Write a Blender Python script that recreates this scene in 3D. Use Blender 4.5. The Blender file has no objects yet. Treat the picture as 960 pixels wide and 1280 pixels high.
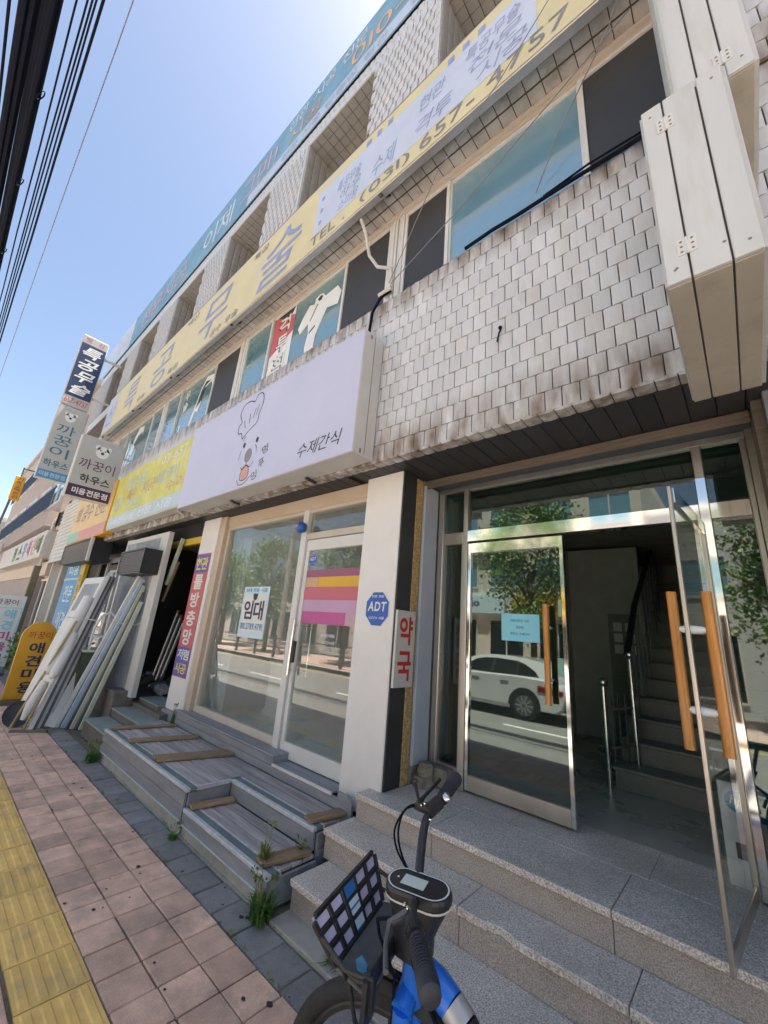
import bpy, bmesh, math, random
from mathutils import Vector, Matrix, Quaternion
random.seed(7)
sc = bpy.context.scene
COL = sc.collection
PI = math.pi
# ------------------------------------------------------------------ camera
H = 1.58
cam_d = bpy.data.cameras.new('camera'); cam = bpy.data.objects.new('camera', cam_d); COL.objects.link(cam)
yaw, pit, rol = 0.743546, 0.290385, 0.082933
fw = Vector((-math.sin(yaw)*math.cos(pit), math.cos(yaw)*math.cos(pit), math.sin(pit)))
rt = Vector((math.cos(yaw), math.sin(yaw), 0)); up = rt.cross(fw)
r2 = rt*math.cos(rol)+up*math.sin(rol); u2 = up*math.cos(rol)-rt*math.sin(rol)
cam.matrix_world = Matrix(((r2.x, u2.x, -fw.x, 0), (r2.y, u2.y, -fw.y, 0), (r2.z, u2.z, -fw.z, H), (0, 0, 0, 1)))
cam_d.sensor_fit = 'HORIZONTAL'; cam_d.sensor_width = 36; cam_d.lens = 36*498.64/960
cam_d.clip_start = .02; cam_d.clip_end = 2000
sc.camera = cam
# ------------------------------------------------------------------ sky and sun
SUN_EL, SUN_AZ = math.radians(75), math.radians(12)      # azimuth measured from +Y towards +X
wd = bpy.data.worlds.new('World'); sc.world = wd; wd.use_nodes = True
nt = wd.node_tree; nt.nodes.clear()
sky = nt.nodes.new('ShaderNodeTexSky'); sky.sky_type = 'NISHITA'; sky.sun_disc = False
sky.sun_elevation = SUN_EL; sky.sun_rotation = SUN_AZ; sky.air_density = 1.0; sky.dust_density = 1.0; sky.ozone_density = .55
bg = nt.nodes.new('ShaderNodeBackground'); bg.inputs[1].default_value = .05
wo = nt.nodes.new('ShaderNodeOutputWorld')
nt.links.new(sky.outputs[0], bg.inputs[0]); nt.links.new(bg.outputs[0], wo.inputs[0])
sd = bpy.data.lights.new('sun', 'SUN'); sd.energy = 5.0; sd.angle = math.radians(.53); sd.color = (1, .96, .89)
sun = bpy.data.objects.new('sun', sd); COL.objects.link(sun)
sv = Vector((math.sin(SUN_AZ)*math.cos(SUN_EL), math.cos(SUN_AZ)*math.cos(SUN_EL), math.sin(SUN_EL)))
sun.rotation_mode = 'QUATERNION'; sun.rotation_quaternion = sv.to_track_quat('Z', 'Y'); sun.location = (0, -6, 14)
vs = sc.view_settings; vs.view_transform = 'Standard'; vs.look = 'None'; vs.gamma = 1; vs.use_curve_mapping = False
vs.exposure = 2.4
vs.use_white_balance = True; vs.white_balance_temperature = 7000; vs.white_balance_tint = 10     # the phone balanced for the shade
sc.render.engine = 'CYCLES'; sc.cycles.use_denoising = True
sc.cycles.max_bounces = 8; sc.cycles.diffuse_bounces = 4; sc.cycles.glossy_bounces = 4; sc.cycles.transmission_bounces = 6
sc.cycles.transparent_max_bounces = 16; sc.cycles.caustics_reflective = False; sc.cycles.caustics_refractive = False
sc.cycles.sample_clamp_indirect = 6
# ------------------------------------------------------------------ materials
MATS = {}
def nd(t, k, **kw):
    n = t.nodes.new(k)
    for a, b in kw.items(): setattr(n, a, b)
    return n
def mat(name, col, rough=.6, var=.12, scale=6., bump=0., bscale=60., metal=0., spec=.5, objvar=0., stain=None, stain_amt=.5, stain_scale=3., speck=0., speck_scale=120., stretch=None, coat=0., band=None, emit=None):
    m = bpy.data.materials.new(name); m.use_nodes = True; t = m.node_tree; L = t.links
    b = t.nodes['Principled BSDF']
    b.inputs['Roughness'].default_value = rough; b.inputs['Metallic'].default_value = metal
    b.inputs['Specular IOR Level'].default_value = spec; b.inputs['Coat Weight'].default_value = coat; b.inputs['Coat IOR'].default_value = 2.0 if coat == 1. else 1.5
    tc = nd(t, 'ShaderNodeTexCoord'); oi = nd(t, 'ShaderNodeObjectInfo')
    geo = nd(t, 'ShaderNodeNewGeometry')
    mp = nd(t, 'ShaderNodeMapping')
    L.new(geo.outputs['Position'], mp.inputs['Vector'])
    if stretch: mp.inputs['Scale'].default_value = stretch
    n1 = nd(t, 'ShaderNodeTexNoise'); n1.inputs['Scale'].default_value = scale; n1.inputs['Detail'].default_value = 6; n1.inputs['Roughness'].default_value = .6
    L.new(mp.outputs[0], n1.inputs['Vector'])
    mr = nd(t, 'ShaderNodeMapRange'); mr.inputs[1].default_value = .3; mr.inputs[2].default_value = .7; mr.inputs[3].default_value = 1-var; mr.inputs[4].default_value = 1+var
    L.new(n1.outputs[0], mr.inputs[0])
    val = mr.outputs[0]
    if objvar:
        mo = nd(t, 'ShaderNodeMapRange'); mo.inputs[3].default_value = 1-objvar; mo.inputs[4].default_value = 1+objvar
        L.new(oi.outputs['Random'], mo.inputs[0])
        mm = nd(t, 'ShaderNodeMath', operation='MULTIPLY'); L.new(val, mm.inputs[0]); L.new(mo.outputs[0], mm.inputs[1]); val = mm.outputs[0]
    if speck:
        n3 = nd(t, 'ShaderNodeTexNoise'); n3.inputs['Scale'].default_value = speck_scale; n3.inputs['Detail'].default_value = 3; n3.inputs['Roughness'].default_value = .7
        L.new(geo.outputs['Position'], n3.inputs['Vector'])
        m3 = nd(t, 'ShaderNodeMapRange'); m3.inputs[1].default_value = .36; m3.inputs[2].default_value = .64; m3.inputs[3].default_value = 1-speck; m3.inputs[4].default_value = 1+speck
        L.new(n3.outputs[0], m3.inputs[0])
        mm = nd(t, 'ShaderNodeMath', operation='MULTIPLY'); L.new(val, mm.inputs[0]); L.new(m3.outputs[0], mm.inputs[1]); val = mm.outputs[0]
    vm = nd(t, 'ShaderNodeVectorMath', operation='SCALE'); vm.inputs[0].default_value = col[:3]; L.new(val, vm.inputs['Scale'])
    out = vm.outputs[0]
    def mixin(out, c2, fac):
        mx = nd(t, 'ShaderNodeMix', data_type='RGBA'); L.new(out, mx.inputs[6]); mx.inputs[7].default_value = (*c2, 1); L.new(fac, mx.inputs[0]); return mx.outputs[2]
    if stain:
        n2 = nd(t, 'ShaderNodeTexNoise'); n2.inputs['Scale'].default_value = stain_scale; n2.inputs['Detail'].default_value = 7; n2.inputs['Roughness'].default_value = .65
        L.new(mp.outputs[0], n2.inputs['Vector'])
        ms = nd(t, 'ShaderNodeMapRange'); ms.inputs[1].default_value = .5; ms.inputs[2].default_value = .72; ms.inputs[4].default_value = stain_amt
        L.new(n2.outputs[0], ms.inputs[0]); out = mixin(out, stain, ms.outputs[0])
    if band:          # dirt collected along given heights: list of (z, half width, colour, amount)
        sp = nd(t, 'ShaderNodeSeparateXYZ'); L.new(geo.outputs['Position'], sp.inputs[0])
        nb = nd(t, 'ShaderNodeTexNoise'); nb.inputs['Scale'].default_value = 7; nb.inputs['Detail'].default_value = 6
        mpb = nd(t, 'ShaderNodeMapping'); mpb.inputs['Scale'].default_value = (1.6, 1.6, .5); L.new(geo.outputs['Position'], mpb.inputs[0]); L.new(mpb.outputs[0], nb.inputs['Vector'])
        for z, hw, c2, amt in band:
            s1 = nd(t, 'ShaderNodeMath', operation='SUBTRACT'); L.new(sp.outputs[2], s1.inputs[0]); s1.inputs[1].default_value = z
            s2 = nd(t, 'ShaderNodeMath', operation='ABSOLUTE'); L.new(s1.outputs[0], s2.inputs[0])
            s3 = nd(t, 'ShaderNodeMapRange'); s3.inputs[1].default_value = hw*.3; s3.inputs[2].default_value = hw; s3.inputs[3].default_value = 1; s3.inputs[4].default_value = 0; L.new(s2.outputs[0], s3.inputs[0])
            s4 = nd(t, 'ShaderNodeMapRange'); s4.inputs[1].default_value = .3; s4.inputs[2].default_value = .65; s4.inputs[4].default_value = amt; L.new(nb.outputs[0], s4.inputs[0])
            s5 = nd(t, 'ShaderNodeMath', operation='MULTIPLY'); L.new(s3.outputs[0], s5.inputs[0]); L.new(s4.outputs[0], s5.inputs[1])
            out = mixin(out, c2, s5.outputs[0])
    L.new(out, b.inputs['Base Color'])
    if var and not metal:
        rr = nd(t, 'ShaderNodeMapRange'); rr.inputs[3].default_value = max(.02, rough-.1); rr.inputs[4].default_value = min(1, rough+.1); L.new(n1.outputs[0], rr.inputs[0]); L.new(rr.outputs[0], b.inputs['Roughness'])
    if bump:
        nb2 = nd(t, 'ShaderNodeTexNoise'); nb2.inputs['Scale'].default_value = bscale; nb2.inputs['Detail'].default_value = 4; L.new(mp.outputs[0], nb2.inputs['Vector'])
        bp = nd(t, 'ShaderNodeBump'); bp.inputs['Strength'].default_value = bump; bp.inputs['Distance'].default_value = .01; L.new(nb2.outputs[0], bp.inputs['Height']); L.new(bp.outputs[0], b.inputs['Normal'])
    if emit: b.inputs['Emission Color'].default_value = (*emit[:3], 1); b.inputs['Emission Strength'].default_value = emit[3]
    MATS[name] = m; return m
def glass(name, tint, ior=1.6, rough=0., refl=(1, 1, 1), wav=.0, dust=0.):
    m = bpy.data.materials.new(name); m.use_nodes = True; t = m.node_tree; L = t.links; t.nodes.clear()
    o = nd(t, 'ShaderNodeOutputMaterial'); mx = nd(t, 'ShaderNodeMixShader'); fr = nd(t, 'ShaderNodeFresnel'); fr.inputs[0].default_value = ior
    tr = nd(t, 'ShaderNodeBsdfTransparent'); tr.inputs[0].default_value = (*tint, 1)
    gl = nd(t, 'ShaderNodeBsdfGlossy'); gl.inputs['Roughness'].default_value = rough; gl.inputs[0].default_value = (*refl, 1)
    g = nd(t, 'ShaderNodeNewGeometry')
    if wav:
        n = nd(t, 'ShaderNodeTexNoise'); n.inputs['Scale'].default_value = 1.3; n.inputs['Detail'].default_value = 1; L.new(g.outputs['Position'], n.inputs['Vector'])
        bp = nd(t, 'ShaderNodeBump'); bp.inputs['Strength'].default_value = wav; bp.inputs['Distance'].default_value = .01; L.new(n.outputs[0], bp.inputs['Height']); L.new(bp.outputs[0], gl.inputs['Normal'])
    inv = nd(t, 'ShaderNodeMath', operation='SUBTRACT'); inv.inputs[0].default_value = 1; L.new(g.outputs['Backfacing'], inv.inputs[1])      # one reflection per pane: the inner face of the sheet only lets light through
    fm = nd(t, 'ShaderNodeMath', operation='MULTIPLY'); L.new(fr.outputs[0], fm.inputs[0]); L.new(inv.outputs[0], fm.inputs[1]); L.new(fm.outputs[0], mx.inputs[0]); L.new(tr.outputs[0], mx.inputs[1]); L.new(gl.outputs[0], mx.inputs[2]); out = mx.outputs[0]
    if dust:                     # uneven grime on the pane
        df = nd(t, 'ShaderNodeBsdfDiffuse'); df.inputs[0].default_value = (.62, .61, .57, 1); m2 = nd(t, 'ShaderNodeMixShader')
        mp = nd(t, 'ShaderNodeMapping'); mp.inputs['Scale'].default_value = (2.2, 2.2, .7); L.new(g.outputs['Position'], mp.inputs[0])
        n = nd(t, 'ShaderNodeTexNoise'); n.inputs['Scale'].default_value = 2.; n.inputs['Detail'].default_value = 8; n.inputs['Roughness'].default_value = .65; L.new(mp.outputs[0], n.inputs['Vector'])
        r = nd(t, 'ShaderNodeMapRange'); r.inputs[1].default_value = .3; r.inputs[2].default_value = .75; r.inputs[3].default_value = dust*.6; r.inputs[4].default_value = dust*1.5; L.new(n.outputs[0], r.inputs[0])
        L.new(r.outputs[0], m2.inputs[0]); L.new(out, m2.inputs[1]); L.new(df.outputs[0], m2.inputs[2]); out = m2.outputs[0]
    L.new(out, o.inputs[0]); MATS[name] = m; return m
DIRT = (.19, .135, .085)
mat('tile', (.59, .595, .605), .30, .06, 3., 0, objvar=.07, band=[(2.90, .42, DIRT, 1.0), (4.72, .36, DIRT, 1.0)], stain=(.50, .43, .35), stain_amt=.42, stain_scale=5, stretch=(1.6, 1.6, .5))
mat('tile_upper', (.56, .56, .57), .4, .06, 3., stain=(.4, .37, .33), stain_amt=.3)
mat('tile_reveal_shaded', (.30, .285, .27), .55, .15, 5., stain=(.20, .17, .14), stain_amt=.5, stain_scale=5)  # darker copy of the upper tiles, with the recess shade put into the colour
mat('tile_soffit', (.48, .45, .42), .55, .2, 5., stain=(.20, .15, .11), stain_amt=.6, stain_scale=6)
mat('grout', (.10, .07, .05), .9, .2)
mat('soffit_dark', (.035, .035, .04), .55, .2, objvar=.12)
mat('cream', (.54, .43, .33), .6, .06, 2, stain=(.4, .3, .22), stain_amt=.25)
mat('pillar_white', (.72, .70, .68), .55, .04, 2, bump=.12, bscale=40, stain=(.55, .50, .46), stain_amt=.25)
mat('frame_cream', (.54, .48, .41), .4, .06)
mat('alu_white', (.64, .63, .61), .35, .05)
mat('alu_grey', (.42, .43, .45), .35, .1, metal=.6)
mat('steel_dull', (.46, .43, .39), .33, .1, metal=.85, stretch=(1, 1, .1))
mat('steel_mirror', (.78, .77, .75), .07, 0, metal=1.)
mat('steel_rail', (.7, .7, .7), .15, 0, metal=1.)
mat('black_panel', (.028, .03, .033), .5, .2)
mat('osb', (.42, .28, .12), .8, .3, 40, speck=.45, speck_scale=90)
mat('jamb_blue', (.40, .45, .52), .6, .06)
mat('beam_wood', (.13, .105, .08), .75, .35, 10, stretch=(.3, 3, 6), bump=.4)
mat('slate', (.20, .21, .24), .7, .2, 4, stain=(.09, .09, .10), stain_amt=.5)
mat('bluegrey_paint', (.085, .11, .135), .6, .15)
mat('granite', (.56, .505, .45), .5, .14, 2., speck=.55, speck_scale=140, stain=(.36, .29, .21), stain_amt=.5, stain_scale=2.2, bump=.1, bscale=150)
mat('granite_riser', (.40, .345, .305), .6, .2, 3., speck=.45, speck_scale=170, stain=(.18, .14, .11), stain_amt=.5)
mat('granite_dark', (.24, .235, .22), .45, .15, 3., speck=.4, speck_scale=150)
mat('hall_floor', (.38, .375, .345), .28, .12, 2., speck=.25, speck_scale=150)
mat('hall_wall', (.48, .48, .455), .7, .1)
mat('paver_pink', (.72, .47, .35), .85, .2, 9, bump=.5, bscale=220, objvar=.17, speck=.16, speck_scale=260, stain=(.37, .27, .215), stain_amt=.85, stain_scale=3.3)
mat('paver_yellow', (.82, .53, .17), .8, .12, 8, bump=.4, bscale=200, objvar=.08, stain=(.48, .34, .17), stain_amt=.7, stain_scale=5)
mat('paver_grey', (.235, .232, .228), .85, .2, 9, bump=.5, bscale=200, objvar=.16, speck=.2, speck_scale=200, stain=(.22, .20, .17), stain_amt=.4)
mat('joint_sand', (.17, .14, .11), .95, .3, 20, stain=(.05, .08, .03), stain_amt=.6, stain_scale=6)
mat('concrete', (.38, .36, .32), .9, .2, 5, bump=.4, bscale=90, stain=(.14, .13, .11), stain_amt=.6)
mat('asphalt', (.21, .206, .20), .85, .15, 3, bump=.4, bscale=150, speck=.25, speck_scale=150, stain=(.17, .17, .165), stain_amt=.4, stain_scale=.7)
mat('line_white', (.75, .75, .73), .7, .15, 10); mat('line_yellow', (.62, .42, .06), .7, .15, 10)
mat('deck_paint', (.235, .24, .262), .6, .22, 5, stretch=(.5, 4, 4), objvar=.14, stain=(.34, .30, .285), stain_amt=.5, stain_scale=4)
mat('deck_worn', (.42, .385, .37), .75, .4, 5, stretch=(.4, 5, 5), objvar=.18, stain=(.34, .20, .18), stain_amt=.6, stain_scale=2.4, bump=.25, bscale=60)
mat('strip_wood', (.30, .20, .115), .75, .3, 12, stretch=(3, .4, 3), objvar=.2, bump=.4, bscale=50)
mat('nosing_metal', (.55, .56, .58), .4, .2, 20, metal=.15); mat('nonslip', (.15, .20, .20), .8, .2)
mat('stepdark', (.15, .13, .115), .8, .25, 6, stain=(.15, .12, .09), stain_amt=.5)
mat('tread_green', (.24, .29, .27), .75, .2, 6)
mat('black_plastic', (.020, .021, .024), .42, .2, 20)
mat('rubber', (.022, .022, .023), .8, .2, 20, bump=.3, bscale=150)
mat('grip', (.028, .030, .042), .55, .2, 30, bump=.2, bscale=220)
mat('bike_blue', (.010, .17, .70), .32, .04, coat=.3)
mat('bike_silver', (.45, .45, .46), .35, .05, metal=.4)
mat('screen_pale', (.60, .66, .60), .3, .04); mat('mat_grey', (.095, .10, .105), .7, .25, 30, bump=.2, bscale=120); mat('lavender', (.56, .53, .72), .5, .03); mat('label_blue', (.02, .16, .46), .45, .03)
mat('white', (.70, .70, .69), .5, .03); mat('white_dirty', (.54, .53, .505), .55, .08, 4, stain=(.45, .42, .37), stain_amt=.4)
mat('panel_tan', (.42, .385, .32), .6, .08, 3, stain=(.25, .20, .15), stain_amt=.5, stain_scale=5)
mat('panel_white', (.56, .575, .575), .42, .06, 2, stain=(.44, .41, .36), stain_amt=.55, stain_scale=5, stretch=(2, 2, .35))
mat('panel_gap', (.20, .18, .17), .8, .1)
mat('sign_lilac', (.51, .52, .67), .45, .05, 1.5, stain=(.54, .52, .66), stain_amt=.4, stain_scale=1.2)
mat('sign_yellow', (.63, .555, .32), .5, .07, 2, stain=(.58, .54, .40), stain_amt=.75, stain_scale=1.5)
mat('sign_paleblue', (.50, .56, .68), .5, .06, 2)
mat('fade_blue', (.27, .32, .50), .55, .15, 8); mat('fade_dark', (.22, .22, .24), .6, .15, 8)
mat('fade_cyan', (.45, .56, .60), .55, .1, 4); mat('fade_yellow', (.60, .56, .13), .5, .1, 3, stain=(.62, .62, .42), stain_amt=.8, stain_scale=3)
mat('fade_red', (.55, .33, .27), .6, .1)
mat('banner_blue', (.15, .30, .43), .6, .14, 2, stain=(.27, .41, .53), stain_amt=.6, stain_scale=1.5); mat('banner_pale', (.42, .50, .62), .6, .08, 3)
mat('fade_pink', (.55, .36, .42), .6, .1, 5); mat('fade_orange', (.58, .36, .22), .6, .1, 5); mat('fade_white', (.58, .63, .70), .6, .08, 5)
mat('navy', (.022, .040, .105), .4, .1); mat('teal', (.02, .16, .22), .5, .05); mat('purple', (.085, .028, .085), .5, .05); mat('ink', (.03, .03, .035), .5, .05)
mat('red', (.50, .03, .025), .5, .05); mat('board_blue', (.06, .26, .50), .5, .05); mat('sign_grey', (.42, .42, .41), .5, .05, 3)
mat('purple_deep', (.055, .022, .07), .5, .08); mat('orange', (.72, .36, .03), .45, .06, 3); mat('orange_pale', (.68, .46, .20), .5, .08, 2)
mat('coral', (.62, .26, .22), .5, .06); mat('mint', (.22, .48, .40), .5, .06)
mat('strip_red', (.52, .115, .13), .45, .04); mat('strip_blue', (.10, .10, .40), .45, .04); mat('strip_yellow', (.75, .62, .10), .45, .04)
mat('adt_blue', (.02, .10, .42), .35, .03); mat('sky_print', (.22, .60, .74), .5, .04); mat('sky_pale', (.55, .72, .80), .5, .04)
mat('magenta', (.50, .09, .28), .5, .05); mat('post_pink', (.55, .14, .18), .5, .05); mat('post_yellow', (.68, .40, .04), .5, .05); mat('post_mauve', (.52, .32, .48), .5, .05); mat('post_plum', (.30, .10, .18), .5, .05)
mat('film_blue', (.15, .30, .40), .12, .12, 1.2, spec=1., coat=1., stain=(.22, .38, .46), stain_amt=.5, stain_scale=1.1); mat('film_teal', (.12, .25, .29), .12, .12, 1.2, spec=1., coat=1., stain=(.18, .32, .36), stain_amt=.5, stain_scale=1.3)
mat('screen_mesh', (.040, .041, .046), .6, .15, 3, spec=.6); mat('dark_glass', (.012, .013, .015), .06, 0, spec=.8)
mat('wood_handle', (.52, .20, .03), .3, .28, 6, stretch=(9, 9, .6), coat=.4)
mat('clear_plastic', (.75, .77, .78), .15, 0); mat('curtain', (.035, .155, .15), .85, .15, 5); mat('curtain_pale', (.50, .60, .58), .85, .1)
mat('stone', (.22, .20, .165), .9, .3, 9, bump=.7, bscale=30, stain=(.10, .10, .06), stain_amt=.5)
mat('leaf', (.075, .165, .03), .55, .3, 8, objvar=.1); mat('leaf_dry', (.20, .21, .05), .6, .3, 8)
mat('tree_leaf', (.115, .21, .035), .5, .45, 1.6); mat('bark', (.10, .08, .06), .9, .3, 10, bump=.6)
mat('cable', (.004, .006, .014), .8, .1, spec=.15); mat('cable_white', (.55, .52, .47), .6, .15); mat('cable_grey', (.20, .20, .22), .6, .1)
mat('car_white', (.58, .59, .60), .18, .02, coat=.8); mat('car_glass', (.012, .014, .016), .05, 0, spec=.8); mat('tail_red', (.25, .008, .012), .2, 0)
mat('far_wall', (.60, .56, .50), .8, .1, 1.5); mat('far_grey', (.50, .50, .50), .8, .1, 1.5); mat('far_pink', (.36, .30, .28), .8, .08, 2, stain=(.26, .22, .20), stain_amt=.4)
mat('siding', (.60, .59, .56), .6, .06, 3); mat('rail_blue', (.05, .08, .14), .5, .1)
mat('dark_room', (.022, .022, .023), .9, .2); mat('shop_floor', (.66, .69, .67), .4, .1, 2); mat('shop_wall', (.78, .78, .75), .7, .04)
mat('pole_blue', (.38, .49, .62), .35, .15, 9); mat('pole_green', (.46, .50, .40), .4, .1, 8); mat('pole_white', (.68, .67, .65), .4, .1, 6, stain=(.40, .38, .34), stain_amt=.4); mat('alu_dark', (.13, .13, .14), .35, .2, metal=.5)
mat('bamboo', (.36, .28, .14), .6, .3, 15); mat('bin_green', (.06, .085, .05), .6, .1); mat('olive_wood', (.16, .14, .085), .7, .2)
mat('gold', (.60, .40, .03), .5, .08); mat('poster_blue', (.04, .28, .60), .5, .12, 4); mat('gum', (.035, .032, .032), .8, .2)
mat('white_mark', (.72, .73, .74), .5, .05); mat('panel_noisy', (.30, .33, .36), .6, .3, 3)
glass('glass_shop', (.90, .94, .92), 2.05, rough=.012, wav=.05, dust=.085); glass('glass_dark', (.30, .50, .46), 2.1, rough=.018, wav=.04, refl=(.86, 1, .96), dust=.013); glass('glass_clear', (.90, .94, .93), 1.25, dust=.012)
# ------------------------------------------------------------------ mesh helpers
class MB:
    def __init__(s): s.v = []; s.f = []; s.sm = []
    def quad(s, *p):
        n = len(s.v); s.v += [Vector(q) for q in p]; s.f.append(tuple(range(n, n+len(p)))); return s
    def pts(s, vs, fs):
        n = len(s.v); s.v += [Vector(q) for q in vs]; s.f += [tuple(i+n for i in f) for f in fs]; return s
    def box(s, x0, x1, y0, y1, z0, z1):
        if x0 > x1: x0, x1 = x1, x0
        if y0 > y1: y0, y1 = y1, y0
        if z0 > z1: z0, z1 = z1, z0
        return s.pts([(x0,y0,z0),(x1,y0,z0),(x1,y1,z0),(x0,y1,z0),(x0,y0,z1),(x1,y0,z1),(x1,y1,z1),(x0,y1,z1)],
                     [(0,3,2,1),(4,5,6,7),(0,1,5,4),(1,2,6,5),(2,3,7,6),(3,0,4,7)])
    def bar(s, a, b, w, h, upv=(0, 0, 1), w2=None, h2=None):
        a, b = Vector(a), Vector(b); d = (b-a).normalized(); U = Vector(upv)
        if abs(d.dot(U)) > .97: U = Vector((0, 1, 0))
        sdv = d.cross(U).normalized(); U = sdv.cross(d).normalized(); w2 = w if w2 is None else w2; h2 = h if h2 is None else h2
        P = []
        for c, ww, hh in ((a, w, h), (b, w2, h2)):
            for i, j in ((-1,-1),(1,-1),(1,1),(-1,1)): P.append(c+sdv*i*ww/2+U*j*hh/2)
        return s.pts(P, [(0,1,2,3),(7,6,5,4),(0,4,5,1),(1,5,6,2),(2,6,7,3),(3,7,4,0)])
    def tube(s, path, r, n=8, cap=True, rs=None):
        path = [Vector(p) for p in path]; base = len(s.v); m = len(path); prevU = None
        for i, p in enumerate(path):
            d = (path[min(i+1, m-1)]-path[max(i-1, 0)]).normalized()
            if prevU is None:
                U = Vector((0, 0, 1)) if abs(d.z) < .9 else Vector((1, 0, 0))
            else: U = prevU
            sd_ = d.cross(U).normalized(); U = sd_.cross(d).normalized(); prevU = U
            rr = rs[i] if rs else r
            for k in range(n):
                a = 2*PI*k/n; s.v.append(p+sd_*math.cos(a)*rr+U*math.sin(a)*rr)
        for i in range(m-1):
            for k in range(n):
                a0 = base+i*n+k; a1 = base+i*n+(k+1) % n; s.f.append((a0, a1, a1+n, a0+n))
        if cap: s.f.append(tuple(base+k for k in reversed(range(n)))); s.f.append(tuple(base+(m-1)*n+k for k in range(n)))
        return s
    def prism(s, outline, O, U, V, t):
        """outline 2-D points in the plane O,U,V, extruded by t along U x V, thickness behind the front face."""
        O, U, V = Vector(O), Vector(U), Vector(V); N = U.cross(V).normalized(); n = len(outline)
        fr = [O+U*a+V*b for a, b in outline]; bk = [p-N*t for p in fr]
        fs = [tuple(range(n)), tuple(n+i for i in reversed(range(n)))]+[(i, n+i, n+(i+1) % n, (i+1) % n) for i in range(n)]
        return s.pts(fr+bk, fs)
    def ball(s, c, r, n=10, sz=1.):
        c = Vector(c); prof = [(r*math.sin(PI*i/n), -r*math.cos(PI*i/n)*sz) for i in range(n+1)]; return s.lathe(c, prof, 12)
    def lathe(s, c, prof, n=14, axis=(0, 0, 1)):
        c = Vector(c); ax = Vector(axis).normalized(); U = ax.orthogonal().normalized(); V = ax.cross(U); base = len(s.v)
        for r, z in prof:
            for k in range(n): a = 2*PI*k/n; s.v.append(c+ax*z+(U*math.cos(a)+V*math.sin(a))*max(r, 1e-4))
        for i in range(len(prof)-1):
            for k in range(n): a0 = base+i*n+k; a1 = base+i*n+(k+1) % n; s.f.append((a0, a1, a1+n, a0+n))
        return s
    def mesh(s, name, m, inv=None, bevel=0, smooth=False, seg=1):
        me = bpy.data.meshes.new(name); vs = [inv @ v for v in s.v] if inv is not None else s.v
        me.from_pydata([tuple(v) for v in vs], [], s.f)
        if bevel or True:
            bm = bmesh.new(); bm.from_mesh(me)
            bmesh.ops.recalc_face_normals(bm, faces=bm.faces)
            if bevel: bmesh.ops.bevel(bm, geom=list(bm.edges), offset=bevel, segments=seg, affect='EDGES', profile=.5, clamp_overlap=True)
            bm.to_mesh(me); bm.free()
        me.materials.append(MATS[m] if isinstance(m, str) else m)
        if smooth:
            me.shade_smooth(); me.set_sharp_from_angle(angle=math.radians(40))
        return me
ROOT = {}
def rootof(o):
    while o.parent is not None: o = o.parent
    return o
def tag(o, label=None, cat=None, group=None, kind=None):
    if label: o['label'] = label
    if cat: o['category'] = cat
    if group: o['group'] = group
    if kind: o['kind'] = kind
    return o
def thing(name, label, cat, loc=(0, 0, 0), group=None):
    o = bpy.data.objects.new(name, None); COL.objects.link(o); o.location = loc; o.empty_display_size = .1
    ROOT[o.name] = Vector(loc); return tag(o, label, cat, group)
def build(mb, name, m, parent=None, bevel=0, smooth=False, kind=None, seg=1):
    """one mesh object; its vertices are given in world space"""
    if parent is None:
        xs = [v.x for v in mb.v]; ys = [v.y for v in mb.v]; zs = [v.z for v in mb.v]
        loc = Vector(((min(xs)+max(xs))/2, (min(ys)+max(ys))/2, min(zs)))
    else: loc = ROOT[rootof(parent).name]
    me = mb.mesh(name, m, Matrix.Translation(-loc), bevel, smooth, seg)
    o = bpy.data.objects.new(name, me); COL.objects.link(o)
    if parent is None: o.location = loc; ROOT[o.name] = loc
    else: o.parent = parent
    if kind: o['kind'] = kind
    return o
def single(mb, name, m, label, cat, group=None, **k):
    return tag(build(mb, name, m, **k), label, cat, group)
def piece(me, name, parent, loc, rot=None, scale=None):
    o = bpy.data.objects.new(name, me); COL.objects.link(o); o.parent = parent
    o.location = Vector(loc)-ROOT[rootof(parent).name]
    if rot is not None: o.rotation_euler = rot
    if scale is not None: o.scale = scale
    return o
def B(*a): return MB().box(*a)
TXQ = []
def text(body, parent, m, O, U, V, w=None, h=None, bold=0., shear=0., name='lettering', vertical=False):
    """flat print centred on O, U to its right and V up, fitted to w x h; set when all of it is known (set_lettering)"""
    q = min((.0, .025), key=lambda v: abs(v-bold))
    TXQ.append((body, parent, m, Vector(O), Vector(U).normalized(), Vector(V).normalized(), w, h, q, shear, name, vertical))
def glyph_sheet(chars, bold):
    """every character once, one to a line, turned into outlines in one go"""
    L = ['H']+chars+['H']; c = bpy.data.curves.new('lettering', 'FONT'); c.body = '\n'.join(L); c.size = 1; c.resolution_u = 3; c.offset = bold; c.space_line = 4
    o = bpy.data.objects.new('lettering', c); COL.objects.link(o)
    dg = bpy.context.evaluated_depsgraph_get(); me = bpy.data.meshes.new_from_object(o.evaluated_get(dg))
    vs = [tuple(v.co) for v in me.vertices]; fs = [tuple(p.vertices) for p in me.polygons]
    bpy.data.objects.remove(o); bpy.data.curves.remove(c); bpy.data.meshes.remove(me)
    top = max(v[1] for v in vs); bot = min(v[1] for v in vs); n = len(L); sp = (top-bot-.72)/(n-1); base0 = top-.72
    G = {}
    for f in fs:
        k = int(round((base0+.36-sum(vs[i][1] for i in f)/len(f))/sp)); k = min(max(k, 0), n-1)
        g = G.setdefault(L[k], ([], [], {})) if 0 < k < n-1 else None
        if g is None: continue
        ids = []
        for i in f:
            if i not in g[2]: g[2][i] = len(g[0]); g[0].append((vs[i][0], vs[i][1]-base0+sp*k))
            ids.append(g[2][i])
        g[1].append(tuple(ids))
    return G
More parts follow.
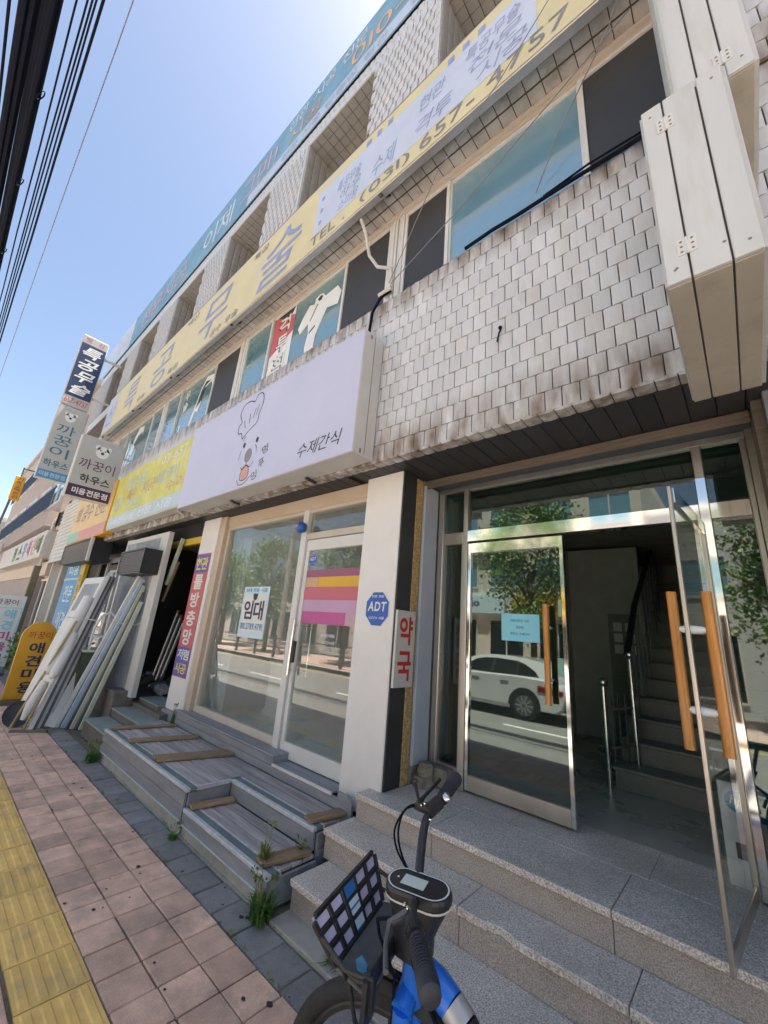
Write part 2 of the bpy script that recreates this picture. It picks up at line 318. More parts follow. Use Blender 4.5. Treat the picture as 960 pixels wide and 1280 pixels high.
def set_lettering():
    sheets = {}
    for q in {t[8] for t in TXQ}: sheets[q] = glyph_sheet(sorted({c for t in TXQ if t[8] == q for c in t[0] if c != ' '}), q)
    def run(mb, body, O, U, V, w, h, G, sh):
        vs, fs, x = [], [], 0.
        for c in body:
            if c == ' ' or c not in G: x += .32; continue
            gv, gf, _ = G[c]; lo = min(v[0] for v in gv); n = len(vs)
            vs += [(v[0]-lo+x+sh*v[1], v[1]) for v in gv]; fs += [tuple(i+n for i in f) for f in gf]
            x += max(v[0] for v in gv)-lo+.09
        if not vs: return
        x0 = min(v[0] for v in vs); x1 = max(v[0] for v in vs); y0 = min(v[1] for v in vs); y1 = max(v[1] for v in vs)
        sx = w/(x1-x0) if w else None; sy = h/(y1-y0) if h else None; sx = sx or sy; sy = sy or sx
        mb.pts([O+U*((v[0]-(x0+x1)/2)*sx)+V*((v[1]-(y0+y1)/2)*sy) for v in vs], fs)
    for body, parent, m, O, U, V, w, h, q, sh, name, vertical in TXQ:
        def emit(fill):
            mb = MB(); fill(mb)
            if not mb.v: return
            me = bpy.data.meshes.new(name); loc = ROOT[rootof(parent).name]
            me.from_pydata([tuple(v-loc) for v in mb.v], [], mb.f); me.materials.append(MATS[m])
            o = bpy.data.objects.new(name, me); COL.objects.link(o); o.parent = parent
        if vertical:
            n = len(body); ch = h/n
            for i, b in enumerate(body): emit(lambda mb: run(mb, b, O+V*(h/2-ch*(i+.5)), U, V, w, ch*.84, sheets[q], sh))
        else: emit(lambda mb: run(mb, body, O, U, V, w, h, sheets[q], sh))
X, Y, Z = Vector((1, 0, 0)), Vector((0, 1, 0)), Vector((0, 0, 1))
# ------------------------------------------------------------------ ground, road, pavement
def pav_mat(name, col, bw, bh, mortar):
    m = bpy.data.materials.new(name); m.use_nodes = True; t = m.node_tree; L = t.links; b = t.nodes['Principled BSDF']; b.inputs['Roughness'].default_value = .85
    g = nd(t, 'ShaderNodeNewGeometry'); br = nd(t, 'ShaderNodeTexBrick'); br.offset = 0.; br.inputs['Scale'].default_value = 1
    br.inputs['Brick Width'].default_value = bw; br.inputs['Row Height'].default_value = bh; br.inputs['Mortar Size'].default_value = .004; br.inputs['Mortar Smooth'].default_value = .2
    br.inputs['Color1'].default_value = (*[c*.92 for c in col], 1); br.inputs['Color2'].default_value = (*[c*1.08 for c in col], 1); br.inputs['Mortar'].default_value = (*mortar, 1)
    L.new(g.outputs['Position'], br.inputs['Vector']); L.new(br.outputs[0], b.inputs['Base Color']); MATS[name] = m
pav_mat('far_pink_pave', (.58, .41, .355), .198, .19, (.16, .12, .10)); pav_mat('far_yellow_pave', (.90, .56, .16), .3, .27, (.3, .2, .08)); pav_mat('far_grey_pave', (.24, .24, .235), .22, .2, (.08, .08, .06))
gm = MB(); gm.quad((-400, -400, -.24), (400, -400, -.24), (400, 400, -.24), (-400, 400, -.24)); build(gm, 'ground', 'concrete', kind='structure')
rd = build(B(-90, 60, -6.4, -.5, -.235, -.18), 'road', 'asphalt', kind='structure')
mk = MB()
for i in range(30): mk.box(-78+i*4.6, -75.4+i*4.6, -3.31, -3.19, -.1798, -.176)
build(mk, 'lane_dashes', 'line_white', rd)
build(B(-90, 60, -6.06, -5.92, -.1798, -.176), 'edge_line', 'line_yellow', rd)
kb = MB()
for i in range(-34, 14): kb.box(i*1.0+.004, i*1.0+.996, -.5, -.34, -.232, .002)
build(kb, 'kerb', 'granite', kind='structure', bevel=.008)
pv = build(B(-34, 14, -.34, 2.0, -.2, -.012), 'pavement', 'joint_sand', kind='structure')
def cham(w, d, t, ch=.004): return B(-w/2, w/2, -d/2, d/2, -t, 0)
me_p = cham(.191, .184, .03).mesh('paver', 'paver_pink', bevel=.004)
me_e = cham(.212, .188, .03).mesh('edging_block', 'paver_grey', bevel=.006)
tb = cham(.294, .264, .03)
for k in range(4):
    yy = -.0975+.065*k
    tb.pts([(-.138, yy-.020, 0), (.138, yy-.020, 0), (.138, yy+.020, 0), (-.138, yy+.020, 0), (-.130, yy-.013, .005), (.130, yy-.013, .005), (.130, yy+.013, .005), (-.130, yy+.013, .005)], [(4,5,6,7),(0,1,5,4),(1,2,6,5),(2,3,7,6),(3,0,4,7)])
me_t = tb.mesh('tactile_block', 'paver_yellow')
XF = -9.1
def jit(a): return random.uniform(-a, a)
for c, yc in enumerate((.385, .575, 1.05, 1.241, 1.432)):
    n = int((-XF+.6)/.198)
    for i in range(n):
        x = .6-.099-i*.198
        if c < 2 and x < -5: continue
        piece(me_p, 'paver', pv, (x+jit(.0015), yc+jit(.0015), jit(.0018)), (jit(.006), jit(.006), jit(.006)))
for i in range(int((-XF+.6)/.3)):
    piece(me_t, 'tactile_block', pv, (.45-i*.3+jit(.001), .817+jit(.0015), -.002+jit(.0015)), (jit(.004), jit(.004), jit(.004)))
for i in range(int((-XF+.6)/.22)):
    piece(me_e, 'edging_block', pv, (.5-i*.22+jit(.004), 1.63+jit(.004), -.002+jit(.004)), (jit(.014), jit(.014), jit(.02)))
def sheet(name, m, x0, x1, y0, y1, z): build(B(x0, x1, y0, y1, z-.006, z), name, m, pv)
sheet('paved_strip', 'far_pink_pave', -34, XF+.0, .955, 1.527, -.001); sheet('paved_strip', 'far_pink_pave', -34, -4.946, .29, .67, -.001); sheet('paved_strip', 'far_pink_pave', -34, 14, -.335, .285, -.001)
sheet('tactile_strip', 'far_yellow_pave', -34, XF-.0, .685, .95, -.001); sheet('edging_strip', 'far_grey_pave', -34, XF, 1.535, 1.99, -.001)
for s, y0, y1, m in (('paved_strip', .29, .67, 'far_pink_pave'), ('tactile_strip', .685, .95, 'far_yellow_pave'), ('paved_strip', .955, 1.527, 'far_pink_pave'), ('edging_strip', 1.535, 1.72, 'far_grey_pave')): sheet(s, m, .62, 14, y0, y1, -.001)
gmb = MB()
for i in range(95):
    x = random.uniform(-8.5, -.6); y = random.uniform(.97, 1.7); r = random.choice((.006, .008, .011, .016)); z = .0035+.0006*(i % 3)
    ang = random.random()*6; n = 9; gmb.quad(*[(x+math.cos(ang+2*PI*k/n)*r*random.uniform(.7, 1.25), y+.8*math.sin(ang+2*PI*k/n)*r*random.uniform(.7, 1.25), z) for k in range(n)])
build(gmb, 'gum_spots', 'gum', pv, kind='stuff')
build(B(-2.2, 4, 1.735, 1.90, -.1, .012), 'concrete_footing', 'concrete', pv, bevel=.004)
build(B(-5.52, -2.26, 1.735, 1.80, -.1, .004), 'concrete_footing', 'concrete', pv)
# opposite side
op = build(B(-90, 60, -11.0, -6.4, -.235, -.03), 'opposite_pavement', 'far_pink_pave', kind='structure')
build(B(-90, 60, -6.52, -6.4, -.235, -.025), 'opposite_kerb', 'granite', kind='structure')
# ------------------------------------------------------------------ granite steps
gs = thing('granite_steps', 'speckled grey granite steps with chipped edge leading up to the glass entrance', 'steps', (-.5, 1.86, 0))
Z1, Z2, Z3 = .165, .33, .495
def tread(x0, x1, yf, yb, z, m='granite', chip=None):
    t = .035; yo = yf-.022
    if not chip: build(B(x0+.0015, x1-.0015, yo, yb, z-t, z), 'tread_slab', m, gs, bevel=.006, seg=2); return
    out = [(x0+.0015, yb), (x0+.0015, yo)]+chip+[(x1-.0015, yo), (x1-.0015, yb)]
    build(MB().prism([(a, b) for a, b in out], (0, 0, z), X, Y, t), 'tread_slab', m, gs, bevel=.004)
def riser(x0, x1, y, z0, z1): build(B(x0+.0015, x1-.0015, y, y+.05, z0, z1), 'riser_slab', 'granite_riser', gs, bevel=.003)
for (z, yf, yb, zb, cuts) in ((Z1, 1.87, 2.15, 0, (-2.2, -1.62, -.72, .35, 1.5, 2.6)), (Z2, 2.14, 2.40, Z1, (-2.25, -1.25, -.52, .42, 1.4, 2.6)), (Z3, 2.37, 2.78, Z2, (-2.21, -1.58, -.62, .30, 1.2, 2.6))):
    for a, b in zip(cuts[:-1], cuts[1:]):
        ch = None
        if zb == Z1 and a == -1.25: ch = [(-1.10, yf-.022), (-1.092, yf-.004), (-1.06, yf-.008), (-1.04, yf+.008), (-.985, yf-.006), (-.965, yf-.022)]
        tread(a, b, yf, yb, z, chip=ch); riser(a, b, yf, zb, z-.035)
build(B(-2.2, 2.6, 1.93, 3.0, .0, Z1-.04), 'core', 'concrete', gs)
build(B(-2.2, 2.6, 2.2, 3.0, Z1-.04, Z2-.04), 'core', 'concrete', gs)
build(B(-2.085, 2.6, 2.42, 3.0, Z2-.04, Z3-.036), 'core', 'concrete', gs)
for a, b in ((-2.08, -1.3), (-1.3, -.55), (-.55, .25), (.25, 1.2)): build(B(a+.001, b-.001, 2.782, 3.2, Z3-.035, Z3-.0005), 'tread_slab', 'granite', gs, bevel=.002)
# ------------------------------------------------------------------ timber deck in front of the shop
dk = thing('timber_deck', 'worn blue grey timber deck with a lower step in front of the vacant shop', 'deck', (-3.9, 1.73, 0))
DZ, LZ = .305, .178
def plank_run(x0, x1, y0, y1, z, n, m='deck_worn', splits=()):
    w = (y1-y0)/n
    for k in range(n):
        xs = [x0]+[s+jit(.15) for s in splits]+[x1]
        for a, b in zip(xs[:-1], xs[1:]):
            build(B(a+.002, b-.002, y0+w*k+.004, y0+w*(k+1)-.004, z-.022, z+jit(.0016)), 'plank', m, dk, bevel=.003)
plank_run(-5.5, -3.43, 1.83, 2.42, DZ, 6, splits=(-4.4,))
plank_run(-3.43, -2.32, 2.19, 2.42, DZ, 2)
plank_run(-3.385, -2.285, 1.83, 2.098, LZ, 3)
def fascia(x0, x1, y, z0, z1, n):
    h = (z1-z0)/n
    for k in range(n): build(B(x0, x1, y, y+.02, z0+h*k+.0015, z0+h*(k+1)-.0015), 'fascia_board', 'deck_paint', dk, bevel=.002)
fascia(-5.52, -3.412, 1.73, .085, DZ-.024, 2)
fascia(-3.40, -2.262, 1.734, .075, LZ-.024, 1)
def fasciax(x, y0, y1, z0, z1, n):
    h = (z1-z0)/n
    for k in range(n): build(B(x, x+.02, y0, y1, z0+h*k+.0015, z0+h*(k+1)-.0015), 'fascia_board', 'deck_paint', dk, bevel=.002)
fasciax(-3.41, 1.752, 2.095, LZ+.002, DZ-.024, 1)
fascia(-3.388, -2.32, 2.10, LZ+.002, DZ-.024, 1)
fasciax(-2.282, 1.756, 2.098, .01, LZ-.024, 1); fasciax(-2.318, 2.122, 2.40, .1, DZ-.024, 2)
build(B(-5.5, -3.42, 1.745, 1.78, 0, .084), 'plinth', 'concrete', dk); build(B(-3.40, -2.27, 1.75, 1.79, 0, .074), 'plinth', 'concrete', dk)
# metal nosings, blue chalk line strips and green non-slip strips
def nosing(x0, x1, y, z): build(B(x0, x1, y-.004, y+.028, z-.022, z+.004), 'nosing', 'nosing_metal', dk, bevel=.003); build(B(x0, x1, y+.030, y+.078, z-.02, z+.0015), 'nonslip_strip', 'nonslip', dk); build(B(x0, x1, y+.080, y+.096, z-.02, z+.003), 'nosing', 'nosing_metal', dk)
nosing(-5.51, -3.39, 1.73, DZ); nosing(-3.40, -2.262, 1.734, LZ); nosing(-3.39, -2.32, 2.10, DZ)
build(B(-3.418, -3.392, 1.83, 2.098, DZ-.022, DZ+.004), 'nosing', 'nosing_metal', dk)
build(B(-5.5, -3.42, 1.724, 1.731, .088, .096), 'pale_strip', 'fade_cyan', dk); build(B(-3.4, -2.30, 1.728, 1.735, .076, .084), 'pale_strip', 'fade_cyan', dk)
# raised sill boards under the shop window
for k in range(2): build(B(-5.46, -3.32, 2.42, 2.44, DZ+.002+.068*k, DZ+.066+.068*k), 'sill_board', 'deck_paint', dk, bevel=.002)
build(B(-5.46, -3.30, 2.415, 2.60, .443, .458), 'sill_top', 'deck_paint', dk, bevel=.003)
build(B(-3.325, -3.305, 2.42, 2.6, DZ, .441), 'sill_board', 'deck_paint', dk)
build(B(-3.30, -2.30, 2.415, 2.435, DZ+.002, .378), 'sill_board', 'deck_paint', dk, bevel=.002)
build(B(-3.30, -2.53, 2.412, 2.60, .380, .392), 'threshold', 'deck_paint', dk); build(B(-3.30, -2.52, 2.408, 2.424, .378, .397), 'nosing', 'alu_white', dk)
build(MB().prism([(0, .18), (.10, .18), (.15, .13), (.15, 0), (0, 0)], (-2.44, 2.405, .245), X, Z, .02), 'end_board', 'deck_paint', dk)
# loose timber strips lying across the deck
for k, (x0, y0, x1, y1, w, z, lab) in enumerate(((-5.43, 1.76, -5.27, 2.40, .07, DZ, 'thin brown batten across the deck end nearest the junk pile'),
        (-4.86, 1.765, -4.68, 2.40, .10, DZ, 'brown timber strip across the deck between the thin batten and the wide board'),
        (-4.18, 1.77, -4.0, 2.41, .17, DZ, 'wide grooved brown board lying across the middle of the deck'),
        (-3.36, 1.765, -3.30, 2.09, .085, LZ, 'brown timber strip against the inner corner of the lower deck step'),
        (-2.42, 2.12, -2.36, 2.40, .10, DZ, 'brown timber strip at the deck end beside the granite steps'),
        (-2.40, 1.76, -2.33, 2.08, .11, LZ, 'brown timber strip at the outer end of the lower deck step'))):
    n = 3 if w > .15 else 1; mb = MB()
    for j in range(n):
        o = (j-(n-1)/2)*w/n; mb.bar((x0+o, y0, z+.017), (x1+o, y1, z+.017), w/n-.002*(n > 1), .022)
    single(mb, 'timber_strip', 'strip_wood', lab, 'timber', 'timber strips on the deck', bevel=.003)
# worn dark steps to the next shop
st = thing('shop_steps', 'dark worn steps with green treads between the deck and the leaning junk', 'steps', (-6.1, 2.1, 0))
for x0, x1, y0, y1, z in ((-6.62, -5.54, 1.80, 2.09, .20), (-6.62, -5.50, 2.09, 2.40, .305), (-6.60, -5.92, 2.40, 2.70, .425)):
    build(B(x0, x1, y0+.012, y1+.01, 0, z-.02), 'step_block', 'stepdark', st, bevel=.006); build(B(x0-.004, x1+.004, y0, y1, z-.019, z), 'step_tread', 'tread_green', st, bevel=.004)
build(B(-7.0, -6.64, 2.08, 2.34, 0, .50), 'side_block', 'stepdark', st, bevel=.01)
# ------------------------------------------------------------------ weeds
def weed(x, y, z, r, h, n, lab, m='leaf'):
    o = thing('weed', lab, 'weed', (x, y, z), 'weeds in the paving joints'); mb = MB(); sm = MB()
    for i in range(n*2):
        a = random.random()*2*PI; L = r*random.uniform(.25, 1)**.8; hh = h*random.uniform(.25, 1.1); w = .003+.006*random.random()
        d = Vector((math.cos(a), math.sin(a), 0)); s_ = Vector((-d.y, d.x, 0)); p0 = Vector((x, y, z))+Vector((jit(r*.35), jit(r*.35), 0)); pr = None
        for k in range(5):
            f = k/4; c = p0+d*L*f*f*.9+Z*hh*(f*1.35-f*f*.6)+s_*jit(.004); ww = w*(.35+1.9*f*(1-f)*2)*(1-f*.85)
            if pr: mb.quad(pr[0]-s_*pr[1], pr[0]+s_*pr[1], c+s_*ww, c-s_*ww)
            pr = (c, ww)
    for i in range(max(3, n//9)):
        a = random.random()*2*PI; d = Vector((math.cos(a), math.sin(a), 0)); p = Vector((x, y, z)); q = p+d*r*.5+Z*h*1.25
        sm.tube([p, (p+q)/2+Z*h*.12, q], .0018, 5)
        for j in range(5): c = q+Vector((jit(.02), jit(.02), jit(.02))); mb.quad(c, c+Vector((jit(.012), jit(.012), .012)), c+Vector((jit(.012), jit(.012), .02)), c+Vector((jit(.012), jit(.012), .004)))
    build(mb, 'leaves', m, o, kind='stuff'); build(sm, 'stems', 'leaf_dry', o, kind='stuff')
weed(-2.24, 1.70, 0, .14, .17, 95, 'large leafy weed at the corner of the lower deck step and granite steps')
weed(-2.40, 1.80, .18, .07, .15, 34, 'tall thin weed standing at the outer edge of the lower deck step', 'leaf_dry')
weed(-2.36, 2.04, .18, .06, .05, 26, 'small green weed on the lower deck step beside its inner riser')
weed(-5.48, 1.66, 0, .14, .14, 70, 'clump of weeds at the foot of the deck end by the dark steps')
weed(-5.66, 1.73, 0, .10, .10, 36, 'smaller clump of weeds in front of the dark worn steps', 'leaf_dry')
weed(-3.38, 1.68, 0, .06, .06, 30, 'small weed where the two deck levels meet the paving')
weed(-5.40, 2.40, .30, .04, .17, 22, 'slender weed climbing at the foot of the banner pillar')
weed(-1.72, 1.84, .012, .13, .05, 60, 'low moss and weeds under the granite step beside the bike basket')
gmb = MB()
for i in range(900):
    x = random.uniform(-7, -1); y = 1.532+jit(.006) if i % 2 else 1.735+jit(.015); a = random.random()*6; r = .006+.012*random.random()**2
    if math.sin(x*5.1)+math.sin(x*13.7+1) < .2: continue
    gmb.quad((x, y, 0), (x+math.cos(a)*r, y+math.sin(a)*r, .003), (x+math.cos(a+.7)*r, y+math.sin(a+.7)*r, .006+r*.5))
tag(build(gmb, 'moss', 'leaf', kind='stuff'), 'green moss growing along the paving joints', 'moss')
# ------------------------------------------------------------------ the main building
bd = thing('commercial_building', 'three storey commercial building faced with white glazed tiles', 'building', (-5, 2.3, 0))
BY, UY, WY = 2.22, 2.08, 2.35
XL, XR = -15.3, 6.0
TW, TH = .102, .1415
def tile_geo(w=TW-.0065, h=TH-.0065, k=1.):
    us = (0, .10, .40, .82, 1); ds = (.004, .0082, .0102, .0080, .004); vs = []
    for zz in (0, h):
        for u, d in zip(us, ds): vs.append((u*w-w/2, -d*k, zz-h/2))
    vs += [(-w/2, .012, -h/2), (w/2, .012, -h/2), (-w/2, .012, h/2), (w/2, .012, h/2)]
    fs = [(i, i+1, i+6, i+5) for i in range(4)]+[(0, 5, 12, 10), (4, 11, 13, 9), (5, 6, 7, 8, 9, 13, 12), (4, 3, 2, 1, 0, 10, 11)]
    return vs, fs
TG = tile_geo()
me_b = MB().pts(*TG).mesh('brick', 'tile')
wall = build(B(XL, XR, BY+.012, BY+.14, 2.95, 4.66), 'tiled_wall', 'grout', bd)
def tf(mb, O, U, V, w=TW, h=TH):
    O, U, V = Vector(O), Vector(U), Vector(V); N = U.cross(V); vs, fs = TG; a = jit(.006)
    mb.pts([O+U*(v[0]*w/TW)+V*(v[2]*h/TH)-N*v[1]+N*(a*v[0]) for v in vs], fs)
far = MB()
NR = 12; RH = (4.655-2.945)/NR
for r in range(NR):
    z = 2.945+RH*(r+.5); off = (r % 2)*.5
    c = 0
    for i in range(-145, 60):
        x = (i+off)*TW
        if x < XL+.05 or x > 3: continue
        if -2.26 < x < .08: 
            o = piece(me_b, 'brick', wall, (x, BY+jit(.0015), z), (jit(.006), jit(.003), jit(.008)), (1, 1, RH/TH))
        else: tf(far, (x, BY, z), X, Z, TW, RH)
build(far, 'brick_field', 'tile', wall, kind='stuff')
sill = MB(); under = MB()
for i in range(-148, 30):                     # rounded sill tiles on top of the band and at its lower edge
    x = i*TW
    for (y0, z0, y1, z1) in ((BY-.004, 4.655, BY+.02, 4.692), (BY+.02, 4.692, WY-.02, 4.705)):
        sill.pts([(x+.002, y0, z0), (x+TW*.4, y0-.006, z0), (x+TW-.002, y0, z0), (x+.002, y1, z1), (x+TW*.4, y1-.004, z1+.004), (x+TW-.002, y1, z1)], [(0,1,4,3),(1,2,5,4)])
    tf(under, (x+TW*.5, BY+.045, 2.944), X, -Y, TW, .105)
build(sill, 'sill_tiles', 'tile', bd, kind='stuff'); build(under, 'edge_tiles', 'tile', bd, kind='stuff')
build(B(XL, XR, BY+.13, WY+.1, 4.5, 4.695), 'sill_core', 'grout', bd)
# dark slatted soffit over the ground floor
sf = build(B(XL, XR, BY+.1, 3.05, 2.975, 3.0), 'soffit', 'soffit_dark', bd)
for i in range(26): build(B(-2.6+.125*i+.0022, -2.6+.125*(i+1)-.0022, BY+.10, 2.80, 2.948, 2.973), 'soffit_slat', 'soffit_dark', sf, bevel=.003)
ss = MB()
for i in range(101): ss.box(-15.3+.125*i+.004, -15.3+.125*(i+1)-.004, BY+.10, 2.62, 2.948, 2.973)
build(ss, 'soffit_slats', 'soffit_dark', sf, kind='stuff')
build(B(XL, XR, 2.42, 12, 3.0, 3.12), 'floor_slab', 'concrete', bd); build(B(XL, XR, 2.42, 12, 5.95, 6.1), 'floor_slab', 'concrete', bd)
build(B(XL, XR, UY, 12, 9.9, 10.05), 'roof', 'concrete', bd); build(B(XL, XR, 11.9, 12, 0, 9.9), 'back_wall', 'concrete', bd)
build(B(XL, XL+.12, 2.3, 11.9, 0, 9.9), 'side_wall', 'siding', bd); build(B(XR-.12, XR, 2.3, 11.9, 0, 9.9), 'side_wall', 'siding', bd)
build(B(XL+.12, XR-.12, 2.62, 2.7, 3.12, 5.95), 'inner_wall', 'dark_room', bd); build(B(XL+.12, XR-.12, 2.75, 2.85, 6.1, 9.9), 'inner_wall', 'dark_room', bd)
# lintel soffit above the first floor windows, tiled, and the upper wall
build(B(XL, XR, UY+.014, WY+.1, 6.006, 6.2), 'lintel', 'grout', bd)
lt = MB()
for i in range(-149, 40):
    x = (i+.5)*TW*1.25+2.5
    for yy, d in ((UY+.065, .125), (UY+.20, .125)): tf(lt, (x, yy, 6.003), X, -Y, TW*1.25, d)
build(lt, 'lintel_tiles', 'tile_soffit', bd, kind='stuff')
build(B(XL, XR, UY+.014, UY+.5, 6.0, 7.12), 'spandrel', 'grout', bd)
sp = MB()
for i in range(-149, 58):
    x = (i+.5)*TW
    for z in (6.07, 6.93, 7.06): tf(sp, (x, UY, z), X, Z, TW, .13)
build(sp, 'spandrel_tiles', 'tile_upper', bd, kind='stuff')
build(B(XL, XR, UY+.014, UY+.5, 8.62, 9.9), 'parapet', 'grout', bd)
pt = MB()
for i in range(-149, 58):
    for r in range(2): tf(pt, ((i+.5*r)*TW, UY, 8.69+.1415*r), X, Z)
REC = [(-1.66+2.425*k*-1, -.30+2.425*k*-1) for k in range(-1, 6)]
ed = sorted([XL]+[a for r in REC for a in r]+[XR]); tu = MB()
for k in range(0, len(ed), 2):
    a, b = ed[k], ed[k+1]
    build(B(a, b, UY+.014, UY+.5, 7.12, 8.62), 'pier', 'grout', bd)
    n = max(1, round((b-a)/TW)); w = (b-a)/n
    for r in range(11):
        for i in range(n):
            if a+w*(i+.5) > 1: continue
            O = Vector((a+w*(i+.5)+(r % 2)*w*.5, UY, 7.12+.1364*(r+.5))); vs, fs = TG
            if O.x+w*.5 > b: O.x = b-w*.5; O.y += .003
            # the upper tiles are set tilted so that one edge stands proud
            pt.pts([O+X*(v[0]*w/TW)+Z*v[2]*.96+Y*(v[1]-.022*(v[0]/TW+.5)*(1 if v[1] < 0.01 else 0)) for v in vs], fs)
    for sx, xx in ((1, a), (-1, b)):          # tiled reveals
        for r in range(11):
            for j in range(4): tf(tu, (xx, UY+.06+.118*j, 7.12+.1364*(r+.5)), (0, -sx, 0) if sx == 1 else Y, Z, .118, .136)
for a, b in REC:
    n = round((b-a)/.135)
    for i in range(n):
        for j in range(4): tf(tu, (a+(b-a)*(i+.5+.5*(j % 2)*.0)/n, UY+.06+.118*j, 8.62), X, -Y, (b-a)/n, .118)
    f = build(MB().box(a, b, UY+.47, UY+.50, 7.12, 7.20).box(a, b, UY+.47, UY+.5, 8.52, 8.60).box(a, a+.06, UY+.47, UY+.5, 7.2, 8.52).box(b-.06, b, UY+.47, UY+.5, 7.2, 8.52).box((a+b)/2-.03, (a+b)/2+.03, UY+.47, UY+.5, 7.2, 8.52), 'upper_window', 'alu_white', bd)
    build(B(a+.05, b-.05, UY+.485, UY+.495, 7.19, 8.53), 'pane', 'dark_glass', f)
build(pt, 'pier_tiles', 'tile_upper', bd, kind='stuff'); build(tu, 'reveal_tiles', 'tile_reveal_shaded', bd, kind='stuff')
# first floor windows
wf = MB(); wf.box(XL, XR, WY, WY+.06, 5.925, 6.0).box(XL, XR, WY+.0, WY+.06, 4.70, 4.745).box(XL, XR, WY-.03, WY-.002, 5.955, 5.985)
build(wf, 'window_rail', 'frame_cream', bd)
def wpost(x0, x1, y=WY, m='alu_white'): return build(B(x0, x1, y, y+.06, 4.745, 5.925), 'window_frame', m, bd, bevel=.004)
for b0 in (-2.29, -5.51, -8.725, -11.95):
    for a, b in ((-.085, -.045), (-.035, -.005), (.005, .035), (.045, .085)): wpost(b0+a, b0+b, WY-.012 if abs(a) > .03 else WY)
def pane(x0, x1, m, y=WY+.03, frame=True):
    f = MB(); w = .035
    f.box(x0, x0+w, y-.03, y-.004, 4.75, 5.92).box(x1-w, x1, y-.03, y-.004, 4.75, 5.92).box(x0+w, x1-w, y-.03, y-.004, 5.885, 5.92).box(x0+w, x1-w, y-.03, y-.004, 4.75, 4.785)
    s = build(f, 'sash', 'alu_white', bd); build(B(x0+w-.005, x1-w+.005, y-.014, y-.004, 4.78, 5.89), 'pane', m, s); return s
W = {}
for nm, x0, x1, m, y in (('p0', -2.2, -1.64, 'screen_mesh', WY+.03), ('p1', -1.66, -.44, 'film_blue', WY+.05), ('p2', -.46, .27, 'screen_mesh', WY+.03),
        ('p3', -3.14, -2.385, 'screen_mesh', WY+.03), ('p4', -4.74, -3.10, 'film_teal', WY+.05), ('p5', -5.42, -4.70, 'film_teal', WY+.03),
        ('p6', -6.48, -5.60, 'screen_mesh', WY+.03), ('p7', -7.94, -6.44, 'film_teal', WY+.05), ('p8', -8.63, -7.9, 'film_blue', WY+.03),
        ('p9', -9.45, -8.82, 'film_blue', WY+.03), ('p10', -11.2, -9.41, 'film_teal', WY+.05), ('p11', -11.86, -11.16, 'film_blue', WY+.03), ('p12', -13.2, -12.04, 'film_teal', WY+.03), ('p13', -15.2, -13.2, 'film_teal', WY+.05)):
    W[nm] = pane(x0, x1, m, y)
build(B(.28, XR, BY+.012, BY+.2, 4.70, 6.0), 'end_wall', 'grout', bd); ew = MB()
for r in range(9):
    for i in range(10): tf(ew, (.34+TW*(i+.5*(r % 2)), BY, 4.77+.1415*r), X, Z)
build(ew, 'end_wall_tiles', 'tile', bd, kind='stuff')
# prints on the training hall windows
def stick(outs, s, m, y=WY+.031, name='window_print'):
    mb = MB()
    for o in outs: mb.prism(o, (0, y, 0), X, Z, .002)
    return build(mb, name, m, s)
def scaled(pts, x0, z0, sx, sz): return [(x0+a*sx, z0+b*sz) for a, b in pts]
kick = [(.30,0),(.48,0),(.50,.30),(.58,.45),(.70,.66),(.95,.60),(1.0,.78),(.90,.92),(.62,.90),(.56,.97),(.48,1.0),(.38,.97),(.36,.88),(.24,.92),(.10,.78),(.0,.62),(.08,.50),(.26,.60),(.30,.42),(.26,.2)]
stick([scaled(kick, -4.04, 4.79, .84, .95)], W['p4'], 'white_mark')
stick([scaled([(.47,.88),(.53,.88),(.56,.93),(.5,.965),(.44,.93)], -4.04, 4.79, .84, .95), scaled([(.33,.40),(.46,.46),(.46,.49),(.33,.43)], -4.04, 4.79, .84, .95), scaled([(.30,.62),(.32,.62),(.46,.84),(.44,.85)], -4.04, 4.79, .84, .95)], W['p4'], 'ink', WY+.0285)
stick([[(-4.68, 4.79), (-4.17, 4.79), (-4.17, 5.88), (-4.68, 5.88)]], W['p4'], 'white_mark'); stick([[(-4.68, 5.2), (-4.17, 5.45), (-4.17, 5.72), (-4.68, 5.88)]], W['p4'], 'strip_red', WY+.0285); stick([[(-4.62, 5.87), (-4.3, 5.70), (-4.19, 5.87)]], W['p4'], 'ink', WY+.028)
text('격투회', W['p4'], 'white', (-4.40, WY+.026, 5.34), X, Z, .26, .95, .03, vertical=True); text('격투회', W['p4'], 'ink', (-4.425, WY+.0265, 5.33), X, Z, .26, .95, .05, vertical=True)
tri = [(0,0),(.12,.02),(.3,.35),(.45,.30),(.55,.48),(.40,.60),(.62,.78),(.9,.82),(1.0,.7),(.96,.95),(.6,1.0),(.38,.8),(.28,.55),(.1,.25)]
stick([scaled(tri, -7.3, 4.80, .75, 1.0), scaled([(0,0),(.2,.3),(.1,.5),(.3,.42),(.25,.1)], -7.8, 4.8, .5, .5)], W['p7'], 'white_mark')
stick([scaled([(.3,.4),(.5,.5),(.6,.8),(.85,.86),(.6,.9),(.42,.75)], -7.3, 4.80, .75, 1.0)], W['p7'], 'ink', WY+.0285)
text('무술', W['p7'], 'white', (-7.62, WY+.029, 5.55), X, Z, .2, .5, .02, vertical=True)
stick([scaled(tri, -10.9, 4.80, .9, 1.0), scaled([(0,0),(.3,.7),(.4,1),(.5,.6),(.2,0)], -11.1, 4.8, .5, .9)], W['p10'], 'white_mark')
stick([scaled(tri, -14.6, 4.80, .9, 1.0)], W['p13'], 'white_mark')
